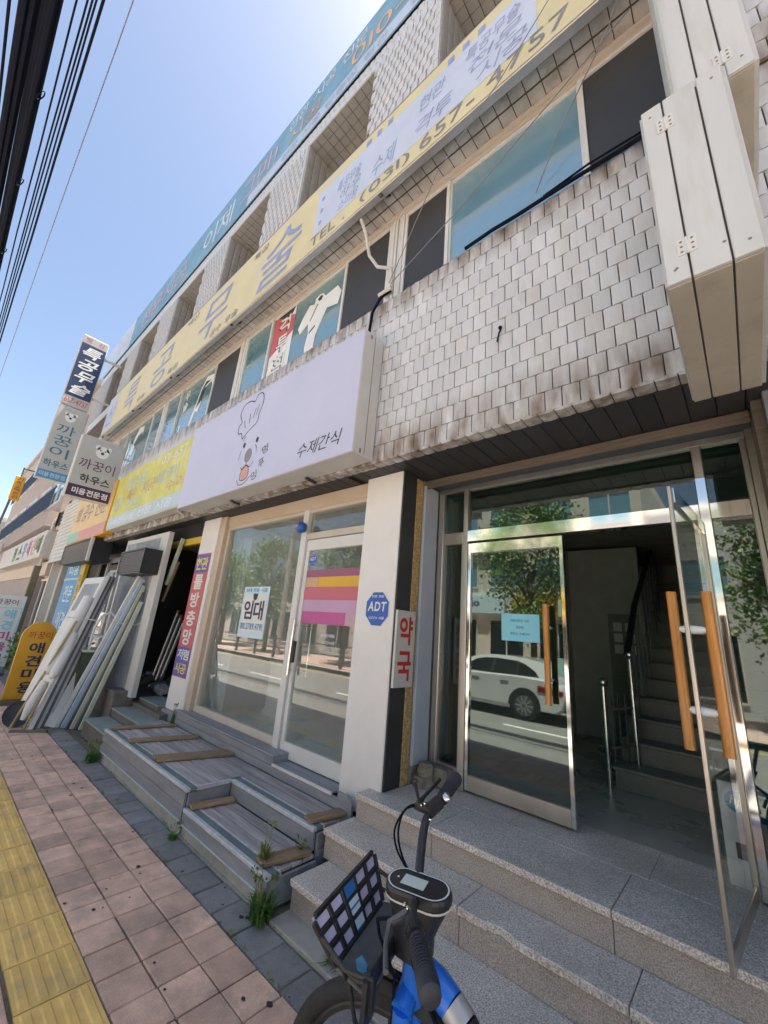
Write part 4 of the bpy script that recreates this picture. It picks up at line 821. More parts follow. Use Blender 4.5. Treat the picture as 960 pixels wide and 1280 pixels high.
ptext(c, '까꿍이', 'purple', -9.6, 1.66, 4.34, .62, .22, .0); ptext(c, '하우스', 'ink', -9.6, 1.69, 4.04, .52, .18, .03); prect(c, 'purple_deep', -9.6, 1.29, 2.05, 3.64, 3.88); ptext(c, '미용전문점', 'white', -9.6, 1.67, 3.76, .60, .13, .03)
def dogface(o, x, y, z, k):
    mb = MB()
    for (dy, dz, ry, rz) in ((0, 0, .11, .12), (-.09, .08, .04, .05), (.09, .08, .04, .05)): mb.quad(*[(x+.0085, y+(dy+ry*math.cos(t))*k, z+(dz+rz*math.sin(t))*k) for t in [2*PI*i/16 for i in range(16)]])
    build(mb, 'dog_print', 'white', o); m2 = MB()
    for (dy, dz, r) in ((-.04, .03, .012), (.04, .03, .012), (.0, -.02, .028)): m2.quad(*[(x+.0105, y+(dy+r*math.cos(t))*k, z+(dz+r*math.sin(t))*k) for t in [2*PI*i/10 for i in range(10)]])
    build(m2, 'dog_print', 'ink', o)
dogface(c, -9.6, 1.68, 4.66, 1.1); dogface(b, -13, 1.36, 6.42, 1.1)
build(MB().bar((-9.68, 2.07, 4.7), (-9.68, 2.24, 4.7), .04, .04), 'bracket', 'white_dirty', c)
# vertical banner on the pillar, pharmacy board, security plates, posters
pb = thing('pillar_banner', 'narrow red and blue vertical banner on the pillar left of the shop window', 'banner', (-5.68, 2.488, .80)); bx0, bx1 = -5.885, -5.47
build(B(bx0, bx1, 2.483, 2.4885, .80, 2.44), 'sheet', 'strip_red', pb)
for z0, z1 in ((2.17, 2.42), (.81, 1.17)): build(B(bx0+.01, bx1-.01, 2.4815, 2.4828, z0, z1), 'print', 'strip_blue', pb)
text('현관', pb, 'strip_yellow', (-5.678, 2.480, 2.295), X, Z, .36, .18, .05); text('롤방충망', pb, 'white', (-5.678, 2.480, 1.67), X, Z, .26, .98, .06, vertical=True); text('저렴', pb, 'white', (-5.678, 2.480, 1.08), X, Z, .34, .13, .03); text('시공', pb, 'strip_yellow', (-5.678, 2.480, .91), X, Z, .34, .13, .03)
ph = thing('pharmacy_board', 'white board with red pharmacy lettering beside the entrance', 'sign', (-2.07, 2.62, 1.18))
build(B(-2.084, -2.062, 2.50, 2.735, 1.18, 1.755), 'board', 'white_dirty', ph, bevel=.002)
text('약', ph, 'red', (-2.059, 2.617, 1.60), Y, Z, .17, .22, .06); text('국', ph, 'red', (-2.059, 2.617, 1.335), Y, Z, .17, .22, .06)
octo = lambda r, s=1.: [(r*s*math.cos(PI/8+k*PI/4), r*math.sin(PI/8+k*PI/4)) for k in range(8)]
def plate(label, cx, y, cz, r, nm='security_plate'):
    o = thing(nm, label, 'sign', (cx, y, cz-r)); build(MB().prism(octo(r, .92), (cx, y-.004, cz), X, Z, .004), 'plate', 'white', o); build(MB().prism(octo(r*.95, .92), (cx, y-.0055, cz), X, Z, .001), 'print', 'adt_blue', o)
    text('ADT', o, 'white', (cx, y-.0075, cz+r*.12), X, Z, r*1.35, r*.5, .05, .12); text('CCTV 시공', o, 'white', (cx, y-.0075, cz-r*.48), X, Z, r*1.1, r*.15, .02); text('현관 전문', o, 'white', (cx, y-.0075, cz+r*.66), X, Z, r*.9, r*.13, .02)
plate('blue octagonal security plate on the white pillar by the shop door', -2.272, 2.489, 1.755, .152); plate('small blue octagonal security sticker at the top of the shop door glass', -3.335, 2.599, 2.24, .075)
al = thing('alarm_ball', 'blue ball shaped alarm on the mullion above the shop door', 'alarm', (-3.50, 2.50, 2.55)); build(MB().ball((-3.49, 2.50, 2.585), .062, 10), 'ball', 'adt_blue', al, smooth=True); build(MB().tube([(-3.49, 2.52, 2.585), (-3.49, 2.556, 2.585)], .03, 10), 'mount', 'white', al); text('ADT', al, 'white', (-3.485, 2.434, 2.59), X, Z, .05, .022, .04)
ps = thing('rent_poster', 'pale blue for rent poster taped inside the big shop window', 'poster', (-4.32, 2.598, 1.39)); build(B(-4.60, -4.05, 2.596, 2.5985, 1.39, 1.97), 'sheet', 'sky_pale', ps); build(B(-4.57, -4.08, 2.5935, 2.5955, 1.45, 1.88), 'print', 'white', ps)
text('임대', ps, 'purple_deep', (-4.325, 2.591, 1.70), X, Z, .42, .22, .05); text('010.2789.4791', ps, 'board_blue', (-4.325, 2.591, 1.515), X, Z, .47, .075, .03); text('임대 전문 시공', ps, 'board_blue', (-4.325, 2.594, 1.93), X, Z, .46, .045, .02); build(MB().prism([(-.05, .04), (.05, .04), (.04, -.02), (0, -.045), (-.04, -.02)], (-4.325, 2.591, 1.85), X, Z, .001), 'print', 'ink', ps)
pp = thing('door_poster', 'pink and yellow banded poster on the upper part of the shop door', 'poster', (-3.0, 2.598, 1.60))
build(B(-3.405, -2.59, 2.594, 2.5985, 1.60, 2.13), 'sheet', 'magenta', pp)
for z0, z1, m in ((2.06, 2.128, 'post_plum'), (1.955, 2.055, 'post_yellow'), (1.835, 1.95, 'post_pink'), (1.715, 1.83, 'post_mauve')): build(B(-3.405, -2.59, 2.591, 2.5935, z0, z1), 'print', m, pp)
build(B(-3.405, -3.20, 2.5885, 2.5905, 1.955, 2.055), 'print', 'fade_orange', pp); build(B(-2.75, -2.59, 2.5885, 2.5905, 1.60, 1.714), 'print', 'fade_pink', pp)
dl = thing('door_lettering', 'three lines of small white lettering on the shop door glass', 'lettering', (-2.98, 2.597, 1.38))
for k, s in enumerate(('#수제간식미용', '#CCTV시공', '#애견간식 전문점')): text(s, dl, 'white', (-2.98+.02*k, 2.5975, 1.50-.062*k), X, Z, None, .033, .02)
# cables and conduit on the facade
single(MB().tube([(-2.58, 2.05, 5.84), (-2.56, 2.12, 5.70), (-2.55, 2.20, 5.45), (-2.42, 2.22, 5.22), (-2.24, 2.24, 5.10), (-2.20, 2.24, 4.78), (-2.24, 2.20, 4.70)], .018, 8), 'conduit', 'cable_white', 'crooked white conduit hanging from the yellow sign to the sill', 'conduit', smooth=True)
single(MB().tube([(-2.30, 2.17, 4.73), (-2.14, 2.17, 4.735)], .022, 8), 'pipe_stub', 'cable_white', 'short white pipe stub lying on the sill below the conduit', 'pipe', smooth=True)
single(MB().tube([(-2.16, 2.185, 4.72), (-2.28, 2.175, 4.70), (-2.36, 2.16, 4.55), (-2.36, 2.14, 4.18)], .014, 8), 'cable', 'cable', 'thick black cable bending down from the sill to the lilac white sign', 'cable', smooth=True)
single(MB().tube([(-1.35, 2.19, 4.66), (-1.1, 2.18, 4.66), (-.9, 2.17, 4.635), (-.5, 2.17, 4.64), (-.2, 2.17, 4.63), (.06, 2.1, 4.54), (.3, 2.06, 4.45)], .014, 8), 'cable', 'cable', 'black cable bundle running along the sill to the boarded box sign', 'cable', smooth=True)
single(MB().tube([(-.7, 2.165, 4.65), (-.4, 2.15, 4.66), (-.1, 2.14, 4.63), (.2, 2.08, 4.55)], .008, 6), 'cable', 'cable', 'thin black cable above the sill cable bundle', 'cable', smooth=True)
single(MB().tube([(-2.14, 2.15, 4.76), (-1.3, 2.10, 5.05), (-.6, 2.0, 5.25), (-.05, 1.75, 5.06)], .004, 5), 'wire', 'cable_grey', 'thin wire sagging across the blue window to the boarded box sign', 'wire')
single(MB().tube([(-2.14, 2.13, 4.75), (-1.5, 1.95, 5.4), (-.9, 1.9, 5.78), (-.3, 1.85, 6.3)], .004, 5), 'wire', 'cable_grey', 'thin wire rising from the sill past the yellow sign', 'wire')
single(MB().tube([(-.75, 2.16, 4.72), (-.5, 1.95, 4.85), (-.15, 1.70, 4.95), (.04, 1.45, 4.98)], .004, 5), 'wire', 'cable_grey', 'short pale wire from the black cable bundle to the boarded box sign', 'wire')
single(MB().tube([(-1.05, 2.205, 3.70), (-1.055, 2.19, 3.66), (-1.07, 2.195, 3.60)], .006, 6).ball((-1.05, 2.20, 3.715), .014, 6), 'cable_stub', 'cable', 'short black cable stub poking out of the white tiles', 'cable', smooth=True)
# overhead cables along the street
def over(y, z, r, lab, m='cable', n=1, sag=.25, wob=.0, grp='overhead street cables'):
    mb = MB()
    for k in range(n):
        dy, dz = (jit(.04), jit(.04)) if n > 1 else (0, 0); pts = []
        for i in range(41):
            x = -42+i*1.6; t = ((x+42) % 32)/32; pts.append((x, y+dy+wob*math.sin(x*1.9+k)+jit(.004), z+dz-sag*4*t*(1-t)+wob*math.cos(x*2.3+k*2)))
        mb.tube(pts, r, 6, False)
    return single(mb, 'overhead_cable', m, lab, 'cable', grp, smooth=True)
o1 = over(-.74, 6.55, .026, 'thick dark bundle of overhead cables farthest from the building', n=7, sag=.15)
o2 = over(-.61, 6.52, .027, 'thick dark bundle of overhead cables nearest the thin wires', n=8, sag=.15)
for x in (-4.6, -5.9, -7.4, -9.0): build(MB().tube([(x+.05*math.cos(a), -.55+.05*math.sin(a)*.4, 6.42+.05*math.sin(a)) for a in [2*PI*k/10 for k in range(11)]], .006, 5), 'lashing_loop', 'cable', o2)
over(-.84, 6.6, .012, 'single curved black wire left of the cable bundles', sag=.3, wob=.03)
for k, (y, lb) in enumerate(((-.47, 'wavy thin black overhead wire next to the thick cable bundles'), (-.415, 'first of the three straight thin overhead wires beside the wavy wire'), (-.388, 'middle of the three straight thin overhead wires'), (-.36, 'straight thin overhead wire next to the slightly thicker one'))): over(y, 6.5, .0075, lb, sag=.16, wob=.008 if k == 0 else .0, grp='thin overhead wires')
over(-.325, 6.5, .011, 'slightly thicker black wire on the building side of the thin overhead wires', sag=.16)
over(-.165, 6.5, .0045, 'faint lone grey wire nearest the building in the sky', 'cable_grey', sag=.10)
# ------------------------------------------------------------------ shared bicycle
TH_, LEAN = .2285, -.12
hv = Vector((-math.cos(TH_), -math.sin(TH_), 0)); rv0 = Vector((-math.sin(TH_), math.cos(TH_), 0))
uv_ = Z*math.cos(LEAN)+rv0*math.sin(LEAN); rv = rv0*math.cos(LEAN)-Z*math.sin(LEAN); BO = Vector((-.85, 1.1713, 0))
hv2 = Vector((-math.cos(TH_-.30), -math.sin(TH_-.30), 0)); rw0 = Vector((-math.sin(TH_-.30), math.cos(TH_-.30), 0)); rv2 = rw0*math.cos(LEAN)-Z*math.sin(LEAN)
def bk(a, b, c):
    if a > -.2: return BO+hv*a+rv*b+uv_*c
    return BO+hv*-.06+hv2*(a+.06)+rv2*b+uv_*c          # the frame behind the turned front wheel
def br(a, b, c): return BO+hv*-.06+hv2*(a+.06)+rv2*b+uv_*c
def bf(a, b, c): return BO+hv*a+rv*b+uv_*c
bike = thing('bicycle', 'blue shared electric bicycle with black front basket parked by the granite steps', 'bicycle', BO)
def wheel(a, spokes=14, R=.345):
    o = build(MB().tube([bk(a+(R-.024)*math.cos(t), 0, R+(R-.024)*math.sin(t)) for t in [2*PI*k/48 for k in range(49)]], .024, 10, False), 'wheel', 'rubber', bike, smooth=True)
    build(MB().tube([bk(a+(R-.055)*math.cos(t), 0, R+(R-.055)*math.sin(t)) for t in [2*PI*k/48 for k in range(49)]], .013, 8, False), 'rim', 'black_plastic', o, smooth=True)
    hub = MB().tube([bk(a, -.055, R), bk(a, .055, R)], .035, 14)
    build(hub, 'hub', 'alu_dark', o, smooth=True); sp_ = MB()
    for k in range(spokes):
        t = 2*PI*k/spokes+.2; sp_.tube([bk(a+.02*math.cos(t), .03*(-1)**k, R+.02*math.sin(t)), bk(a+(R-.06)*math.cos(t), 0, R+(R-.06)*math.sin(t))], .0045, 5)
    build(sp_, 'spokes', 'black_plastic', o)
    return o
w1 = wheel(0); w2 = wheel(-1.08)
fen = MB()
def fender(a, t0, t1, R=.368):
    mb = MB(); n = 20; ring = []
    for k in range(n+1):
        t = t0+(t1-t0)*k/n; ring.append([bk(a+(R+d)*math.cos(t), b, .345+(R+d)*math.sin(t)) for b, d in ((-.035, -.014), (-.02, .004), (.02, .004), (.035, -.014))])
    for p, q in zip(ring[:-1], ring[1:]):
        for i in range(3): mb.quad(p[i], p[i+1], q[i+1], q[i])
    return mb
build(fender(0, 1.50, 3.3), 'fender', 'black_plastic', bike, smooth=True); build(fender(-1.08, .3, 2.9), 'fender', 'black_plastic', bike, smooth=True)
fk = MB()
for s in (-1, 1): fk.tube([bk(-.052, s*.045, .70), bk(-.045, s*.052, .60), bk(-.02, s*.058, .45), bk(.0, s*.06, .345)], .02, 10, True, [.026, .025, .02, .016])
fk.tube([bk(-.052, -.055, .70), bk(-.055, 0, .725), bk(-.052, .055, .70)], .028, 10)
build(fk, 'fork', 'bike_blue', bike, smooth=True)
fr_ = MB().tube([bk(-.058, 0, .66), bk(-.075, 0, .83)], .036, 12).tube([br(-.065, 0, .765), br(-.10, 0, .768), br(-.14, 0, .764), br(-.185, 0, .748)], .03, 14, True, [.028, .035, .036, .033])
build(fr_, 'frame', 'bike_blue', bike, smooth=True)
build(MB().tube([br(-.183, 0, .749), br(-.218, 0, .728)], .0345, 16), 'frame_band', 'bike_silver', bike, smooth=True)
build(MB().tube([br(-.216, 0, .729), br(-.27, 0, .68), br(-.40, 0, .47), br(-.50, 0, .37), br(-.62, 0, .36)], .046, 14, True, [.033, .034, .036, .042, .045]), 'down_tube', 'black_plastic', bike, smooth=True)
build(MB().tube([bk(-.56, 0, .36), bk(-.70, 0, .72)], .03, 12).tube([bk(-.60, .05, .36), bk(-1.08, .06, .345)], .015, 8).tube([bk(-.60, -.05, .36), bk(-1.08, -.06, .345)], .015, 8).tube([bk(-.66, .03, .62), bk(-1.08, .06, .345)], .012, 8).tube([bk(-.66, -.03, .62), bk(-1.08, -.06, .345)], .012, 8), 'rear_frame', 'bike_blue', bike, smooth=True)
build(MB().tube([bk(-.70, 0, .72), bk(-.74, 0, .88)], .015, 10), 'seat_post', 'alu_grey', bike, smooth=True)
sd_ = MB(); ring = []
for a, w, h in ((-.60, .02, .0), (-.64, .03, .025), (-.72, .06, .03), (-.80, .105, .035), (-.86, .10, .04), (-.88, .05, .02)): ring.append([bk(a+.05, b*w, .90+h*(1-abs(b)**3)*.9-.02*(abs(b) > .9)) for b in (-1, -.7, 0, .7, 1)]+[bk(a+.05, 0, .88)])
for p, q in zip(ring[:-1], ring[1:]):
    for i in range(6): sd_.quad(p[i], p[(i+1) % 6], q[(i+1) % 6], q[i])
build(sd_, 'saddle', 'black_plastic', bike, smooth=True)
ck = build(MB().tube([bk(-.53, -.10, .33), bk(-.53, .10, .33)], .02, 10).bar(bk(-.53, -.10, .33), bk(-.40, -.11, .22), .022, .016).bar(bk(-.53, .10, .33), bk(-.66, .11, .44), .022, .016), 'crank', 'alu_dark', bike)
for s, a, c in ((-1, -.40, .22), (1, -.66, .44)): build(MB().bar(bk(a-.045, s*.16, c), bk(a+.045, s*.16, c), .085, .022), 'pedal', 'black_plastic', bike, bevel=.004)
build(MB().tube([bk(-.95, -.06, .33), bk(-.86, -.19, .0)], .01, 8), 'kickstand', 'alu_dark', bike, smooth=True)
# console on top of the column
def pill(c, L, Wd, n=10):
    out = []
    for k in range(n+1): t = -PI/2+PI*k/n; out.append((L/2-Wd/2+Wd/2*math.cos(t), Wd/2*math.sin(t)))
    for k in range(n+1): t = PI/2+PI*k/n; out.append((-L/2+Wd/2+Wd/2*math.cos(t), Wd/2*math.sin(t)))
    return out
CA = (-.072, 0, .95); CU = (-hv*.985+uv_*.03).normalized(); CV = rv; CN = CU.cross(CV)
if CN.dot(uv_) < 0: CV = -rv; CN = CU.cross(CV)
CC = bk(*CA)
con = MB(); prof = [(.178, .092, 0), (.184, .098, -.008), (.184, .098, -.020), (.170, .088, -.032), (.135, .078, -.075), (.11, .07, -.12), (.085, .065, -.16)]
rings = []
for L_, W_, d in prof: rings.append([CC+CU*a+CV*b+CN*d+(-CU*.0 if d > -.04 else CU*(d+.04)*.25) for a, b in pill(None, L_, W_)])
con.quad(*rings[0])
for p, q in zip(rings[:-1], rings[1:]):
    n = len(p)
    for i in range(n): con.quad(p[i], p[(i+1) % n], q[(i+1) % n], q[i])
cs = build(con, 'console', 'black_plastic', bike, smooth=True)
def ringm(L0, W0, L1, W1, d):
    mb = MB(); p = [CC+CU*a+CV*b+CN*d for a, b in pill(None, L0, W0)]; q = [CC+CU*a+CV*b+CN*d for a, b in pill(None, L1, W1)]; n = len(p)
    for i in range(n): mb.quad(p[i], p[(i+1) % n], q[(i+1) % n], q[i])
    return mb
build(ringm(.172, .086, .163, .078, .0012), 'trim_ring', 'white', cs); build(ringm(.1862, .1002, .1862, .1002, 0), 'trim_edge', 'white', cs) if False else None
mbt = MB(); p = [CC+CU*a+CV*b+CN*-.022 for a, b in pill(None, .187, .101)]; q = [CC+CU*a+CV*b+CN*-.027 for a, b in pill(None, .187, .101)]
for i in range(len(p)): mbt.quad(p[i], p[(i+1) % len(p)], q[(i+1) % len(p)], q[i])
build(mbt, 'trim_edge', 'white_dirty', cs)
def cquad(a0, a1, b0, b1, m, nm, d=.0014): build(MB().quad(*[CC+CU*a+CV*b+CN*d for a, b in ((a0, b0), (a1, b0), (a1, b1), (a0, b1))]), nm, m, cs)
cquad(-.045, .022, -.020, .020, 'screen_pale', 'screen'); cquad(-.062, -.056, -.003, .003, 'white', 'indicator')
build(MB().tube([bk(-.062, 0, .80), bk(-.068, 0, .88)], .05, 12), 'head_cover', 'black_plastic', bike, smooth=True)
# handlebar
def smooth3(pts, n=5):
    out = []; P = [pts[0]]+list(pts)+[pts[-1]]
    for i in range(1, len(P)-2):
        for k in range(n):
            t = k/n; a, b, c, e = P[i-1], P[i], P[i+1], P[i+2]; out.append((b*2+(c-a)*t+(a*2-b*5+c*4-e)*t*t+(b*3-a-c*3+e)*t**3)*.5)
    return out+[pts[-1]]
hb_ = MB()
far_ = [bk(-.06, .02, .90), bk(-.05, .06, .955), bk(-.032, .13, 1.005), bk(-.03, .175, 1.030), bk(-.048, .205, 1.050), bk(-.06, .32, 1.078)]
near_ = [bf(-.075, -.02, .90), bk(-.085, -.06, .945), bk(-.105, -.115, .962), bk(-.125, -.155, .972), bk(-.15, -.19, .98), bf(-.225, -.30, .992)]
hb_.tube(smooth3(far_), .0125, 10); hb_.tube(smooth3(near_), .0125, 10)
hbo = build(hb_, 'handlebar', 'black_plastic', bike, smooth=True)
def lerp(p, q, t): return p+(q-p)*t
g0, g1 = bk(-.052, .222, 1.053), bk(-.066, .345, 1.083)
build(MB().tube([lerp(g0, g1, t) for t in (0, .05, .3, .6, .85, .97, 1)], .018, 12, True, [.015, .018, .0185, .021, .024, .022, .014]), 'grip', 'grip', bike, smooth=True)
n0, n1 = bf(-.152, -.192, .980), bf(-.235, -.315, .994)
build(MB().tube([lerp(n0, n1, t) for t in (0, .05, .3, .6, .85, .97, 1)], .018, 12, True, [.015, .018, .0185, .020, .023, .021, .014]), 'grip', 'grip', bike, smooth=True)
build(MB().tube([lerp(n0, bk(-.12, -.15, .971), t) for t in (0, .45, .5, 1)], .02, 14, True, [.0205, .0205, .018, .018]), 'shifter', 'black_plastic', bike, smooth=True)
for i in range(14):
    pass
def curve3(pts, n=6):
    out = []; P = [pts[0]]+pts+[pts[-1]]
    for i in range(1, len(P)-2):
        for k in range(n):
            t = k/n; out.append(tuple(.5*(2*b+(-a+c)*t+(2*a-5*b+4*c-e)*t*t+(-a+3*b-3*c+e)*t**3) for a, b, c, e in zip(P[i-1], P[i], P[i+1], P[i+2])))
    return out+[pts[-1]]
# brake levers, bell and cables
build(MB().tube([bf(-.10, -.13, .968), bf(-.072, -.165, .962), bf(-.085, -.21, .952), bf(-.115, -.265, .952)], .006, 8, True, [.012, .008, .0055, .006]), 'brake_lever', 'alu_dark', bike, smooth=True)
build(MB().tube([bk(-.040, .18, 1.042), bk(-.005, .175, 1.045), bk(.018, .19, 1.035), bk(.012, .24, 1.045), bk(-.01, .33, 1.068)], .008, 8, True, [.017, .015, .012, .006, .006]), 'brake_lever', 'black_plastic', bike, smooth=True)
bl = build(MB().lathe(bk(-.075, .215, 1.070), [(.0, .014), (.009, .013), (.014, .008), (.015, 0), (.0, -.001)], 14, uv_*.8-hv*.6), 'bell', 'steel_rail', bike, smooth=True)
build(MB().tube([bk(-.035, .165, 1.045), bk(-.05, .21, 1.055)], .021, 12), 'lever_clamp', 'black_plastic', bike, smooth=True)
build(MB().tube([bk(.0, .175, 1.05), bk(.01, .17, 1.09), bk(.012, .165, 1.115)], .005, 6).ball(bk(.012, .165, 1.118), .008, 6), 'thumb_lever', 'black_plastic', bike, smooth=True)
for d in (0, .012): build(MB().tube([*[bk(*p_) for p_ in curve3([(.012, .185+d, 1.040), (.045, .16+d, 1.03), (.05+d, .125, .99), (.025+d, .09, .955), (-.02, .06, .925)])]], .0032, 6), 'brake_cable', 'cable', bike, smooth=True)
build(MB().tube([bk(-.09, -.14, .965), bk(-.02, -.13, .93), bk(.0, -.08, .86), bk(-.03, -.05, .76), bk(-.02, -.06, .5)], .004, 6), 'brake_cable', 'cable', bike, smooth=True)
# basket
bs = build(MB(), 'x', 'black_plastic', bike) if False else None
FT, FB = .155, .100                      # front panel: a at top / bottom
ZT, ZF, ZR = .885, .782, .822             # panel top, floor, rim heights
bw_ = .158
bask = MB()
def bar3(p, q, w=.010, h=.010): bask.bar(p, q, w, h, hv)
def fp(s, t): return bk(FB+(FT-FB)*t, s*bw_*(.78+.22*t), ZF+(ZT-ZF)*t)
ncol, nrow = 5, 3
for i in range(ncol+1):
    s = -1+2*i/ncol; bar3(fp(s, 0), fp(s, 1 if 0 < i < ncol else .93), .013, .012)
for j in range(nrow+1): t = j/nrow; bar3(fp(-1 if 0 < j < nrow else -.94, t), fp(1 if 0 < j < nrow else .94, t), .014, .012)
pan = build(bask, 'basket', 'black_plastic', bike, bevel=.002)
cards = MB(); lab_ = MB()
for i in range(ncol):
    for j in range(nrow):
        s0, s1, t0, t1 = -1+2*i/ncol, -1+2*(i+1)/ncol, j/nrow, (j+1)/nrow
        if i in (2,): continue
        P = [fp(a, b)+hv*.002 for a, b in ((s0, t0), (s1, t0), (s1, t1), (s0, t1))]; build(MB().quad(*P), 'card', 'lavender', pan)
P = [fp(a, b)-hv*.004 for a, b in ((-.2, .03), (.2, .03), (.2, .97), (-.2, .97))]; build(MB().quad(*P), 'instruction_label', 'label_blue', pan)
for t0, t1 in ((.12, .30), (.34, .50), (.54, .68)): build(MB().quad(*[fp(a, b)-hv*.006 for a, b in ((-.15, t0), (.15, t0), (.15, t1), (-.15, t1))]), 'label_print', 'sky_pale', pan)
side = MB()
RA = -.012
def tubeb(pts, r=.0055): side.tube(pts, r, 8)
for s in (-1, 1):
    tubeb([fp(s, .62), bk(.05, s*bw_, ZR-.005), bk(RA+.012, s*bw_, ZR), bk(RA, s*(bw_-.014), ZR)])
    tubeb([fp(s, .25), bk(.03, s*bw_*.9, ZF+.012), bk(RA+.02, s*bw_*.88, ZF+.012)])
    for a in (.06,): tubeb([bk(a, s*bw_*.99, ZR-.004), bk(a, s*bw_*.88, ZF)], .005)
tubeb([bk(RA, -(bw_-.014), ZR), bk(RA, bw_-.014, ZR)]); tubeb([bk(RA, -(bw_-.03), ZF+.012), bk(RA, bw_-.03, ZF+.012)])
for b in (-.12, .12): tubeb([bk(RA, b, ZR), bk(RA+.01, b, ZF)], .008)
build(side, 'basket_wires', 'black_plastic', pan, smooth=True)
fl = MB(); P = [bk(FB, -.126, ZF), bk(FB, .126, ZF), bk(RA, .15, ZF), bk(RA, -.15, ZF)]; fl.pts(P+[p-uv_*.01 for p in P], [(0,1,2,3),(7,6,5,4),(0,4,5,1),(1,5,6,2),(2,6,7,3),(3,7,4,0)]); build(fl, 'basket_floor', 'mat_grey', pan, bevel=.003)
for s in (-1, 1): build(MB().bar(bk(RA, s*.152, ZR+.004), bk(RA+.004, s*.150, ZF-.035), .03, .012, rv), 'basket_post', 'black_plastic', pan, bevel=.003)
bp_ = MB(); P = [bk(RA+.006, -bw_*.9, ZF), bk(RA+.006, bw_*.9, ZF), bk(RA+.004, bw_*.9, ZR-.01), bk(RA+.004, -bw_*.9, ZR-.01)]; bp_.quad(*P); bp_.quad(*[p-hv*.006 for p in P]); build(bp_, 'basket_back', 'black_plastic', pan)
build(MB().bar(bk(RA, -bw_*.9, ZR), bk(RA+.01, -bw_*.9, ZF-.06), .05, .012, hv), 'basket_corner', 'black_plastic', pan)
build(MB().tube([bk(-.05, 0, .70), bk(.02, 0, .72), bk(.09, 0, .772)], .012, 8).tube([bk(.08, -.10, .775), bk(.0, -.07, .345)], .006, 6).tube([bk(.08, .10, .775), bk(.0, .07, .345)], .006, 6), 'basket_stay', 'black_plastic', bike, smooth=True)
build(MB().prism([(-.015, -.008), (.012, -.010), (.014, .012), (-.004, .026), (-.02, .012)], bk(.03, -.11, ZF+.012), -hv, uv_, .004), 'blue_tag', 'board_blue', pan)

for p_, ax in ((bk(-.045, .152, 1.03), uv_), (bf(-.105, -.135, .985), uv_), (bf(-.09, -.12, .978), uv_), (bk(-.02, .17, 1.06), uv_), (bk(-.01, .165, 1.055), -hv+uv_)): build(MB().lathe(p_, [(.0055, 0), (.005, .003), (0, .0035)], 10, ax), 'bolt', 'steel_rail', bike, smooth=True)
for k in range(18):
    t = 2*PI*k/18; c0 = lerp(n0, bf(-.12, -.15, .971), .22); dd = (n1-n0).normalized(); e1 = dd.orthogonal().normalized(); e2 = dd.cross(e1)
    if k == 0: ribs = MB()
    q_ = c0+(e1*math.cos(t)+e2*math.sin(t))*.0205; ribs.bar(q_-dd*.010, q_+dd*.010, .003, .003)
build(ribs, 'shifter_ribs', 'black_plastic', bike, kind='stuff')
for p0_, p1_ in ((g0, g1), (n0, n1)):
    rg = MB()
    for k in range(12): t = .12+.06*k; rg.tube([lerp(p0_, p1_, t), lerp(p0_, p1_, t+.022)], .0195+.004*t, 12)
    build(rg, 'grip_rings', 'grip', bike, kind='stuff', smooth=True)
build(MB().tube([br(-.30, -.035, .66), br(-.16, -.04, .73), bf(-.08, -.045, .80), bf(-.06, -.04, .88)], .005, 6), 'power_cable', 'cable', bike, smooth=True)
build(MB().bar(bk(.172, -.02, .80), bk(.172, .02, .80), .02, .03), 'front_reflector', 'white', pan, bevel=.003)
# ------------------------------------------------------------------ junk leaning in front of the store
GJ = 'scrap leaning against the store front'
def lean(name, m, label, a, b, w, h, upv=(0, 1, 0), cat='pole', **k): return single(MB().bar(a, b, w, h, upv), name, m, label, cat, GJ, bevel=.003, **k)
lean('aluminium_pole', 'pole_blue', 'pale blue wrapped square pole leaning across the scrap pile', (-7.12, 1.72, 0), (-6.95, 2.19, 2.06), .05, .06)
lean('aluminium_pole', 'pole_white', 'white square pole leaning just behind the pale blue pole', (-7.2, 1.66, 0), (-7.05, 2.16, 2.1), .05, .05)
lean('aluminium_pole', 'pole_green', 'upper pale green pole beside the blue wrapped pole', (-7.0, 1.79, 0), (-6.91, 2.21, 1.96), .045, .045)
lean('aluminium_pole', 'pole_green', 'lower pale green pole nearest the dark worn steps', (-6.90, 1.87, 0), (-6.86, 2.21, 1.72), .05, .05)
lean('aluminium_pole', 'alu_dark', 'black pole squeezed between the two pale green poles', (-6.955, 1.83, 0), (-6.885, 2.215, 1.86), .03, .03)
lean('aluminium_pole', 'alu_dark', 'black pole between the blue wrapped pole and the green pole', (-7.06, 1.755, 0), (-6.935, 2.205, 2.0), .03, .03)
for k, (lab, m) in enumerate((('white edged aluminium profile at the street side of the profile stack', 'pole_white'), ('dark grey aluminium profile second from the street side of the stack', 'alu_dark'), ('silver aluminium profile in the middle of the profile stack', 'alu_grey'), ('dark aluminium profile fourth in the profile stack', 'alu_dark'), ('silver aluminium profile at the wall side of the profile stack', 'alu_grey'))):
    lean('aluminium_profile', m, lab, (-7.13-.025*k, 1.37+.042*k, 0), (-7.5-.02*k, 1.855+.03*k, 2.07), .035, .05, cat='profile')
lean('panel_board', 'pole_white', 'white plastic panel board standing between profiles and blue pole', (-7.2, 1.60, 0), (-7.42, 1.86, .68), .17, .02, (1, 0, .2), 'board')
dj = thing('scrap_door', 'white metal door with small window leaning on the scrap pile', 'door', (-7.7, 1.4, 0), GJ)
q = [Vector(p) for p in ((-7.95, 1.30, 0), (-7.35, 1.42, 0), (-7.6, 1.85, 2.06), (-8.2, 1.73, 2.03))]
def dq(s, t): return (q[0]*(1-s)+q[1]*s)*(1-t)+(q[3]*(1-s)+q[2]*s)*t
nn = (q[1]-q[0]).cross(q[3]-q[0]).normalized()
